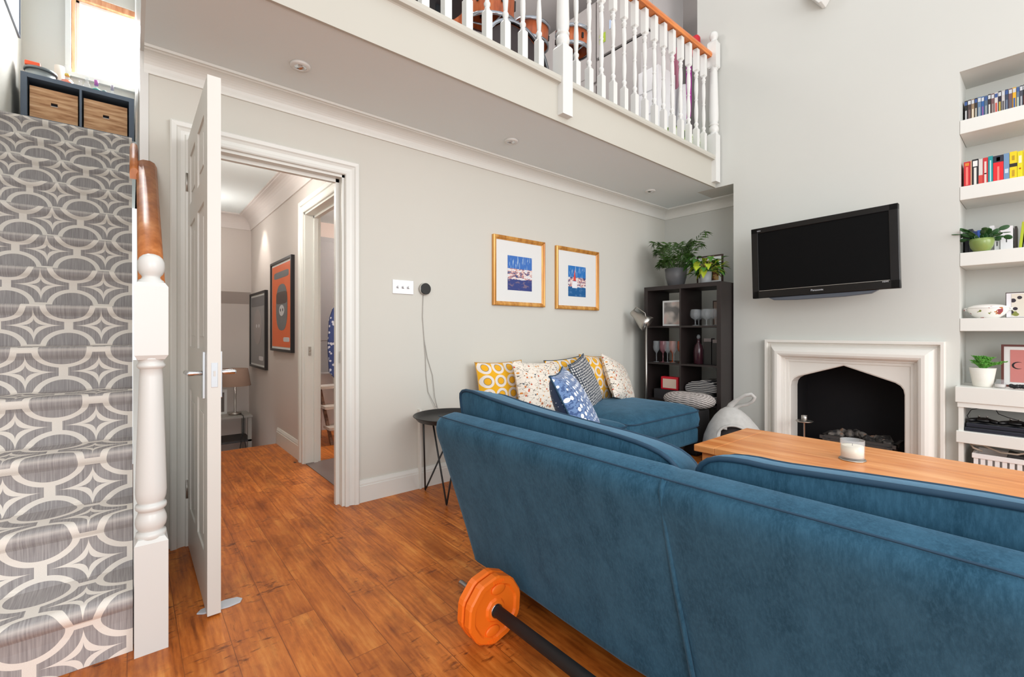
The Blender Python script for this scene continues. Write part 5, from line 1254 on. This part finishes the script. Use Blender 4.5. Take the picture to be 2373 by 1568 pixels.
tag(MB().lathe([(0.034, 0), (0.036, 0.003), (0.036, 0.24), (0.033, 0.24), (0.033, 0.02)], (-0.525, 6.10, UT), 24).build('paper_vase', M('cream_paper', (226, 218, 204), 0.8)), 'plain cream cylinder vase behind the amber decanter', 'vase')
def bottle(label, x, y, prof, mat, stop=None, smat=None, liquid=None):
    t_ = thing('bottle', label, 'bottle', (x, y, UT), 'bottles on the landing unit')
    MB().lathe(prof, (x, y, UT), 24, cap=False).build('body', mat, t_)
    if stop: MB().lathe(stop, (x, y, UT), 16).build('stopper', smat or GL, t_)
    if liquid: MB().lathe(liquid[0], (x, y, UT), 20).build('contents', liquid[1], t_)
AMB = M('cognac', (230, 104, 50), 0.2)
bottle('round amber spirit decanter with a big glass stopper', -0.462, 5.97, [(0.045, 0), (0.056, 0.01), (0.058, 0.035), (0.040, 0.075), (0.016, 0.092), (0.014, 0.11)], GL, [(0.012, 0.135), (0.026, 0.155), (0.030, 0.185), (0.022, 0.21), (1e-4, 0.215)], GL, ([(0.044, 0.002), (0.053, 0.012), (0.054, 0.034), (0.037, 0.068), (1e-4, 0.068)], AMB))
MB().lathe([(0.017, 0.11), (0.020, 0.118), (0.018, 0.134), (1e-4, 0.135)], (-0.462, 5.97, UT), 16).build('collar', M('gold_foil', (214, 184, 90), 0.35, 0.5), bpy.data.objects['bottle.001'] if 'bottle.001' in bpy.data.objects else None)
bottle('squat clear bottle right of the amber decanter', -0.375, 6.02, [(0.026, 0), (0.030, 0.004), (0.030, 0.07), (0.012, 0.095), (0.011, 0.115)], GL, [(0.013, 0.116), (0.016, 0.13), (1e-4, 0.14)])
bottle('clear swing-top bottle in front of the window', -0.330, 6.05, [(0.024, 0), (0.027, 0.004), (0.027, 0.10), (0.011, 0.135), (0.010, 0.165)], GL, [(0.012, 0.166), (0.014, 0.18), (1e-4, 0.186)])
bottle('clear bottle with a violet cap and a teal label', -0.262, 6.02, [(0.030, 0), (0.034, 0.004), (0.033, 0.06), (0.013, 0.092), (0.012, 0.115)], GL, [(0.015, 0.115), (0.016, 0.165), (1e-4, 0.167)], M('violet_cap', (176, 98, 170), 0.4), ([(0.0345, 0.055), (0.030, 0.075), (0.027, 0.080), (1e-4, 0.080)], M('teal_label', (60, 160, 140), 0.5)))
bottle('squat clear bottle between the violet-capped and grey-capped ones', -0.205, 6.06, [(0.028, 0), (0.031, 0.004), (0.031, 0.055), (0.014, 0.075), (0.013, 0.085)], GL, [(0.015, 0.086), (0.015, 0.10), (1e-4, 0.101)], M('grey_green_cap', (130, 150, 146), 0.5))
bottle('clear square-shouldered bottle with a tall grey cap', -0.145, 6.02, [(0.030, 0), (0.034, 0.004), (0.034, 0.07), (0.013, 0.09), (0.012, 0.11)], GL, [(0.013, 0.11), (0.013, 0.155), (1e-4, 0.156)], M('grey_cap', (160, 152, 164), 0.4))
t = thing('framed_picture', 'thin grey framed picture high on the wall beside the stairs', 'picture', (-0.79, 5.7, 3.76))
MB().box(-0.7995, -0.785, 5.1, 6.15, 3.76, 3.775).box(-0.7995, -0.785, 5.1, 6.15, 4.60, 4.615).box(-0.7995, -0.785, 5.1, 5.115, 3.775, 4.6).box(-0.7995, -0.785, 6.135, 6.15, 3.775, 4.6).build('frame', M('grey_frame', (120, 126, 138), 0.5), t)
MB().box(-0.7985, -0.793, 5.115, 6.135, 3.775, 4.6).build('print', M('pale_blue_print', (196, 204, 214), 0.6, var=0.06, scale=3), t)
# ================================================================ HALL
def poster(label, y0, y1, z0, z1, art_bg, grp='posters in the hall'):
    t_ = thing('framed_poster', label, 'poster', (1.04, (y0+y1)/2, z0), grp)
    X0, X1 = 1.03, 1.0595; w_ = 0.022
    MB().box(X0, X1, y0, y0+w_, z0, z1).box(X0, X1, y1-w_, y1, z0, z1).box(X0, X1, y0+w_, y1-w_, z0, z0+w_).box(X0, X1, y0+w_, y1-w_, z1-w_, z1).build('frame', M('black_frame', (26, 20, 20), 0.45), t_)
    MB().box(X0+0.012, X1, y0+w_, y1-w_, z0+w_, z1-w_).build('mount', MOUNT, t_)
    MB().box(X0+0.010, X0+0.012, y0+w_+0.02, y1-w_-0.02, z0+w_+0.02, z1-w_-0.02).build('print', art_bg, t_)
    return t_, X0+0.0095
def blob(parent, name, x, yc, zc, ry, rz, mat, n_=28, p=2.0):
    pts = []
    for i in range(n_):
        a = 2*math.pi*i/n_; c_, s_ = math.cos(a), math.sin(a)
        pts.append((yc+ry*math.copysign(abs(c_)**(2/p), c_), zc+rz*math.copysign(abs(s_)**(2/p), s_)))
    MB().prism(pts, 'X', x-0.0005, x+0.0005).build(name, mat, parent)
GF = M('figure_grey', (116, 116, 118), 0.6, var=0.1); GFD = M('figure_dark', (84, 70, 66), 0.6); PALE = M('pale_ink', (206, 204, 206), 0.6)
t, X0 = poster('tall black framed orange poster with a grey rounded figure on the hall wall', 4.13, 4.88, 0.87, 1.70, M('orange_print', (226, 104, 48), 0.5, var=0.03))
blob(t, 'title_block', X0, 4.50, 1.565, 0.26, 0.030, GF, p=6)
blob(t, 'figure', X0-0.0006, 4.48, 1.27, 0.20, 0.21, GF, p=2.6)
blob(t, 'figure_shadow', X0-0.0014, 4.48, 1.355, 0.19, 0.055, GFD, p=5)
blob(t, 'face', X0-0.0022, 4.47, 1.24, 0.09, 0.05, PALE)
for s_ in (-1, 1): blob(t, 'eye', X0-0.0032, 4.47+s_*0.04, 1.245, 0.014, 0.014, BLACK)
blob(t, 'small_lettering', X0, 4.32, 0.98, 0.10, 0.020, PALE, p=5)
t, X0 = poster('smaller black framed grey poster with faint figure, deeper in the hall', 5.11, 5.88, 0.66, 1.47, M('grey_print', (140, 138, 138), 0.5, var=0.04))
blob(t, 'head_band', X0, 5.49, 1.37, 0.33, 0.05, M('mid_grey', (108, 106, 108), 0.6), p=8)
blob(t, 'figure', X0-0.0006, 5.50, 1.10, 0.20, 0.19, M('light_grey_ink', (158, 150, 148), 0.6))
for s_ in (-1, 1): blob(t, 'eye', X0-0.0016, 5.48+s_*0.06, 1.11, 0.03, 0.02, PALE)
blob(t, 'small_lettering', X0, 5.33, 0.77, 0.10, 0.022, PALE, p=5)
GT = M('grey_table_paint', (150, 146, 140), 0.4, var=0.05)
t = thing('console_table', 'grey side table at the far end of the hall', 'table', (0.72, 5.75, -0.5))
MB().box(0.45, 1.0, 5.52, 5.92, 0.135, 0.155).build('tabletop', GT, t, bevel=0.003)
for x in (0.46, 0.955):
    for y in (5.53, 5.88): MB().box(x, x+0.035, y, y+0.035, -0.4995, 0.135).build('leg', GT, t)
MB().box(0.46, 0.99, 5.53, 5.91, -0.12, -0.10).build('lower_shelf', M('dark_shelf', (50, 46, 46), 0.5), t)
t = thing('table_lamp', 'table lamp with a taupe drum shade on the grey hall table', 'lamp', (0.862, 5.70, 0.1555))
MB().lathe([(0.06, 0), (0.06, 0.018), (0.012, 0.026), (0.010, 0.03), (0.010, 0.30)], (0.862, 5.70, 0.1555), 24).build('base', STEEL, t)
SH = M('taupe_shade', (156, 128, 112), 0.9, var=0.04)
MB().lathe([(0.150, 0.31), (0.122, 0.495), (0.119, 0.495), (0.147, 0.31)], (0.862, 5.70, 0.1555), 36, cap=False).build('lamp_shade', SH, t)
t = thing('photo_frame', 'pale photo frame beside the lamp on the hall table', 'picture frame', (0.72, 5.80, 0.1555))
MB().box(0.66, 0.80, 5.80, 5.815, 0.1555, 0.42).build('frame', MOUNT, t)
MB().box(0.68, 0.775, 5.798, 5.80, 0.18, 0.39).build('photo', M('dusk_photo', (120, 112, 108), 0.6, var=0.2, scale=12), t)
tag(MB().tube([(0.91, 5.66, 0.16), (0.91, 5.515, 0.162), (0.905, 5.50, 0.10), (0.905, 5.50, -0.02), (0.93, 5.50, -0.16), (0.94, 5.52, -0.3)], 0.004, 6).tube([(0.905, 5.50, 0.0), (0.88, 5.50, -0.14), (0.87, 5.52, -0.3)], 0.004, 6).build('lamp_cable', BLACK), 'black lamp cable hanging below the hall table', 'cable')
# kitchen seen through the second doorway
GC = M('cupboard_grey', (150, 144, 143), 0.5, var=0.02)
t = thing('cupboard', 'tall grey panelled cupboard in the far room', 'cupboard', (1.75, 5.35, 0))
MB().box(1.45, 2.02, 5.22, 5.64, 0, 2.10).build('carcase', GC, t)
q = MB().box(1.46, 1.985, 5.20, 5.219, 0.05, 2.05).build('door', GC, t, bevel=0.003)
MB().box(1.54, 1.905, 5.196, 5.20, 0.95, 1.97).box(1.54, 1.905, 5.196, 5.20, 0.15, 0.85).build('door_panel', GC, q, bevel=0.003)
MB().cyl((1.50, 5.18, 0.93), (1.60, 5.18, 0.93), 0.006).build('handle', STEEL, q)
t = thing('ironing_board', 'folded ironing board with a blue and white cover in the far room', 'ironing board', (1.72, 4.9, 0.0))
IC = NT('ironing_cover'); v = IC.vor(IC.coord(), 26); IC.out(IC.mix(IC.math('LESS_THAN', v, 0.36), C(60, 76, 130), C(214, 220, 232)), 0.8); ICM = IC.m
pts = [(1.66, 0.55), (1.60, 0.62), (1.585, 0.9), (1.60, 1.18), (1.64, 1.30), (1.72, 1.36), (1.80, 1.30), (1.84, 1.1), (1.84, 0.62), (1.78, 0.55)]
MB().prism(pts, 'Y', 4.90, 4.93).build('board', ICM, t)
MB().tube([(1.64, 4.95, 1.2), (1.66, 4.97, 0.6), (1.70, 4.98, 0.0)], 0.010, 8).tube([(1.80, 4.95, 1.2), (1.78, 4.97, 0.6), (1.74, 4.98, 0.0)], 0.010, 8).build('legs_frame', WHITE, t)
tag(MB().lathe([(0.05, 1.365), (0.055, 1.42), (0.04, 1.50), (0.02, 1.56)], (1.70, 4.915, 0), 16).build('steam_iron', M('iron_white', (222, 220, 224), 0.3)), 'white steam iron standing on the ironing board', 'iron')
t = thing('white_chest', 'low pale chest in the far room behind the stool', 'chest', (1.75, 4.95, 0))
MB().box(1.40, 2.0, 5.02, 5.17, 0, 0.58).build('body', M('pale_chest', (206, 200, 198), 0.5), t)
MB().box(1.39, 2.01, 5.01, 5.18, 0.58, 0.60).build('lid', M('pale_chest', (206, 200, 198), 0.5), t)
t = thing('step_stool', 'wooden step stool with pale scuffed treads in the far room', 'stool', (1.55, 4.45, 0))
DW = wood_mat('worn_wood', (70, 44, 36), (120, 84, 66), (150, 120, 100), 'X'); LWD = wood_mat('pale_tread', (168, 156, 146), (206, 196, 186), (222, 214, 206), 'X')
for z_, y_ in ((0.52, 4.62), (0.34, 4.50), (0.16, 4.38)): MB().box(1.40, 1.78, y_-0.09, y_+0.09, z_-0.025, z_).build('tread', LWD, t)
for x_ in (1.43, 1.74):
    MB().prism([(4.30, 0), (4.34, 0), (4.70, 0.5), (4.66, 0.5)], 'X', x_-0.012, x_+0.012).build('side_rail', DW, t)
    MB().box(x_-0.012, x_+0.012, 4.66, 4.69, 0, 0.5).build('leg', DW, t)
# ================================================================ UPSTAIRS, BEHIND THE BALUSTERS
SHELL = wood_mat('drum_shell', (140, 66, 30), (186, 92, 44), (206, 116, 62), 'Z', rough=0.4); HOOP = M('drum_hoop', (170, 176, 184), 0.2, 0.9); SKIN = M('drum_skin', (214, 206, 200), 0.5)
def drum(label, x, y, z, r, h, tx_=0, ty_=0, stand=True, shell=SHELL):
    t_ = thing('drum', label, 'drum', (x, y, 2.561), 'drums of the kit on the mezzanine')
    mt = Matrix.Translation((x, y, z)) @ Euler((R(tx_), R(ty_), 0)).to_matrix().to_4x4()
    MB().lathe([(r, 0), (r, h), (r-0.007, h), (r-0.007, 0)], (0, 0, 0), 32, cap=False).xf(mt).build('shell', shell, t_)
    MB().lathe([(r-0.008, h*0.97), (1e-4, h*0.97)], (0, 0, 0), 32, cap=False).xf(mt).build('drum_skin', SKIN, t_)
    for zz in (0, h): MB().lathe([(r+0.002, zz-0.013), (r+0.012, zz-0.013), (r+0.012, zz+0.013), (r+0.002, zz+0.013), (r+0.002, zz-0.013)], (0, 0, 0), 32, cap=False).xf(mt).build('hoop', HOOP, t_)
    m_ = MB()
    for k_ in range(6):
        a = R(60*k_+20); m_.box(r*math.cos(a)-0.008, r*math.cos(a)+0.008, r*math.sin(a)-0.008, r*math.sin(a)+0.008, h*0.35, h*0.65)
        m_.box((r-0.014)*math.cos(a)-0.006, (r-0.014)*math.cos(a)+0.006, (r-0.014)*math.sin(a)-0.006, (r-0.014)*math.sin(a)+0.006, h*0.4, h*0.6)
    m_.xf(mt).build('lugs', BLACK, t_)
    if stand:
        m_ = MB().cyl((x, y, 2.66), (x, y, z-0.01), 0.011, 10)
        for k_ in range(3):
            a = R(120*k_+30); m_.tube([(x, y, 2.86), (x+0.2*math.cos(a), y+0.2*math.sin(a), 2.572)], 0.009, 8)
            m_.tube([(x, y, z-0.03), (x+(r+0.006)*math.cos(a), y+(r+0.006)*math.sin(a), z-0.005)], 0.007, 8)
        m_.build('stand', HOOP, t_)
    return t_
drum('large brown tom drum tilted above the others, seen from below', 2.24, 2.95, 3.56, 0.19, 0.24, 12, -8)
drum('brown drum on a chrome stand, just left of the middle white newel', 2.62, 2.90, 3.50, 0.155, 0.14, 6, 0)
drum('small brown drum just right of the middle white newel', 2.74, 2.52, 3.32, 0.13, 0.13, 4, 0)
drum('tall brown floor drum at the left of the kit', 1.86, 3.05, 3.10, 0.20, 0.36, 0, 0)
t = thing('drum', 'big bass drum lying on its side behind the balusters', 'drum', (2.0, 2.5, 2.561), 'drums of the kit on the mezzanine')
mt = Matrix.Translation((2.02, 2.36, 2.858)) @ Matrix.Rotation(R(-90), 4, 'X')
MB().lathe([(0.28, 0), (0.28, 0.36), (0.27, 0.36), (0.27, 0)], (0, 0, 0), 40, cap=False).xf(mt).build('shell', SHELL, t)
MB().lathe([(0.27, 0.004), (1e-4, 0.004)], (0, 0, 0), 40, cap=False).xf(mt).build('drum_skin', M('dark_skin', (52, 42, 44), 0.5), t)
MB().lathe([(0.275, -0.02), (0.295, -0.02), (0.295, 0.02), (0.275, 0.02), (0.275, -0.02)], (0, 0, 0), 40, cap=False).xf(mt).build('hoop', HOOP, t)
t = thing('drum_stool', 'round black drum stool on the mezzanine', 'stool', (1.45, 2.45, 2.561))
MB().lathe([(0.15, 0.50), (0.17, 0.52), (0.17, 0.57), (0.15, 0.59), (1e-4, 0.59)], (1.45, 2.45, 2.561), 28).build('seat', M('black_vinyl', (44, 36, 38), 0.5), t)
m = MB().cyl((1.45, 2.45, 2.8), (1.45, 2.45, 3.07), 0.014, 10)
for k_ in range(3):
    a = R(120*k_); m.tube([(1.45, 2.45, 2.86), (1.45+0.22*math.cos(a), 2.45+0.22*math.sin(a), 2.572)], 0.010, 8)
m.build('stand', HOOP, t)
tag(MB().box(2.95, 3.45, 3.05, 3.35, 2.561, 3.06).build('equipment_case', M('case_black', (50, 42, 46), 0.6, var=0.1), bevel=0.01), 'black equipment case standing behind the drum stands', 'case')
FR = M('fridge_grey', (186, 180, 178), 0.4, var=0.02)
t = thing('fridge', 'tall grey fridge freezer with a black gap between its doors, upstairs', 'fridge', (4.1, 2.83, 2.561))
MB().box(3.86, 4.42, 2.50, 3.14, 2.561, 4.62).build('body', FR, t)
MB().box(3.80, 3.86, 2.50, 3.14, 3.955, 4.61).build('door', FR, t, bevel=0.006)
MB().box(3.80, 3.86, 2.50, 3.14, 2.60, 3.925).build('door', FR, t, bevel=0.006)
MB().box(3.83, 3.86, 2.51, 3.13, 3.925, 3.955).build('gap', BLACK, t)
MB().box(3.795, 3.80, 3.02, 3.10, 4.08, 4.18).build('magnet', M('lime_magnet', (176, 200, 60), 0.5), t)
MB().box(3.795, 3.80, 2.90, 2.97, 4.18, 4.27).build('magnet', M('sky_magnet', (196, 214, 240), 0.5), t)
MB().box(3.795, 3.80, 2.62, 2.70, 4.22, 4.34).build('magnet', M('blue_magnet', (90, 134, 200), 0.5), t)
t = thing('larder_cupboard', 'pale grey panelled larder cupboard left of the fridge, upstairs', 'cupboard', (4.15, 4.0, 2.561))
MB().box(3.86, 4.42, 3.17, 4.9, 2.561, 4.62).build('carcase', FR, t)
for y_ in (3.18, 3.75, 4.32):
    q = MB().box(3.835, 3.859, y_, y_+0.56, 2.62, 3.70).build('door', FR, t, bevel=0.004); MB().box(3.828, 3.835, y_+0.08, y_+0.48, 2.70, 3.62).build('door_panel', FR, q, bevel=0.004)
    q = MB().box(3.835, 3.859, y_, y_+0.56, 3.74, 4.60).build('door', FR, t, bevel=0.004); MB().box(3.828, 3.835, y_+0.08, y_+0.48, 3.82, 4.52).build('door_panel', FR, q, bevel=0.004)
t = thing('drawer_tower', 'white plastic drawer tower near the right end of the balcony', 'drawers', (3.72, 2.38, 2.561))
WP = M('white_plastic', (240, 240, 242), 0.4)
MB().box(3.58, 3.86, 2.26, 2.47, 2.561, 3.42).build('body', WP, t, bevel=0.004)
for i in range(4): MB().box(3.572, 3.58, 2.275, 2.455, 2.60+i*0.205, 2.785+i*0.205).build('drawer', WP, t, bevel=0.004)
tag(MB().box(3.60, 3.84, 2.27, 2.46, 3.4215, 3.62).build('laundry_box', M('pale_card', (214, 210, 210), 0.8), bevel=0.01), 'pale box stacked on the white drawer tower', 'box')
def cloth(name, label, x, y0, y1, z0, z1, rgb, cat='clothing', amp=0.012):
    m_ = MB().grid(lambda u, v: (x+amp*math.sin(u*11+v*3)+0.01*v, y0+(y1-y0)*u*(0.75+0.25*v), z0+(z1-z0)*v+0.03*math.sin(u*4)*(1-v)), 14, 16, uv=False)
    return tag(m_.build(name, M(name+'_cloth', rgb, 0.85, var=0.08, scale=12), solid=0.006), label, cat)
cloth('purple_scarf', 'magenta scarf hanging by the right end of the balcony', 4.02, 2.20, 2.25, 3.06, 3.62, (196, 40, 176))
cloth('pink_towel', 'dusty pink towel hanging upstairs beside the drawers', 4.03, 2.32, 2.40, 3.30, 3.80, (196, 130, 150), 'towel')
cloth('white_sheet', 'white sheet draped upstairs between drawers and wall', 3.96, 2.22, 2.46, 2.82, 3.36, (242, 242, 244), 'sheet', 0.02)
tag(MB().box(4.00, 4.07, 2.12, 2.20, 3.62, 3.80).build('red_bag', M('red_nylon', (204, 20, 44), 0.5, var=0.1), bevel=0.02), 'small bright red bag above the handrail end', 'bag')
LP = NT('leaf_print'); nz = LP.noise(LP.coord(), 22, 2); LP.out(LP.ramp(nz, [(0.42, C(44, 66, 40)), (0.5, C(150, 190, 60)), (0.58, C(226, 232, 210))]), 0.7)
tag(MB().box(3.55, 4.05, 2.08, 2.20, 2.561, 2.82).build('leaf_print_bag', LP.m, bevel=0.02), 'green leaf-print storage bag on the balcony floor at right', 'bag')
t = thing('wall_light', 'white plaster wedge wall light high above the television at the top edge', 'wall light', (4.03, 1.14, 3.53))
MB().prism([(1.135, 3.535), (1.155, 3.535), (1.27, 3.70), (1.02, 3.70)], 'X', 3.985, 4.089).build('body', WHITE, t, bevel=0.004)
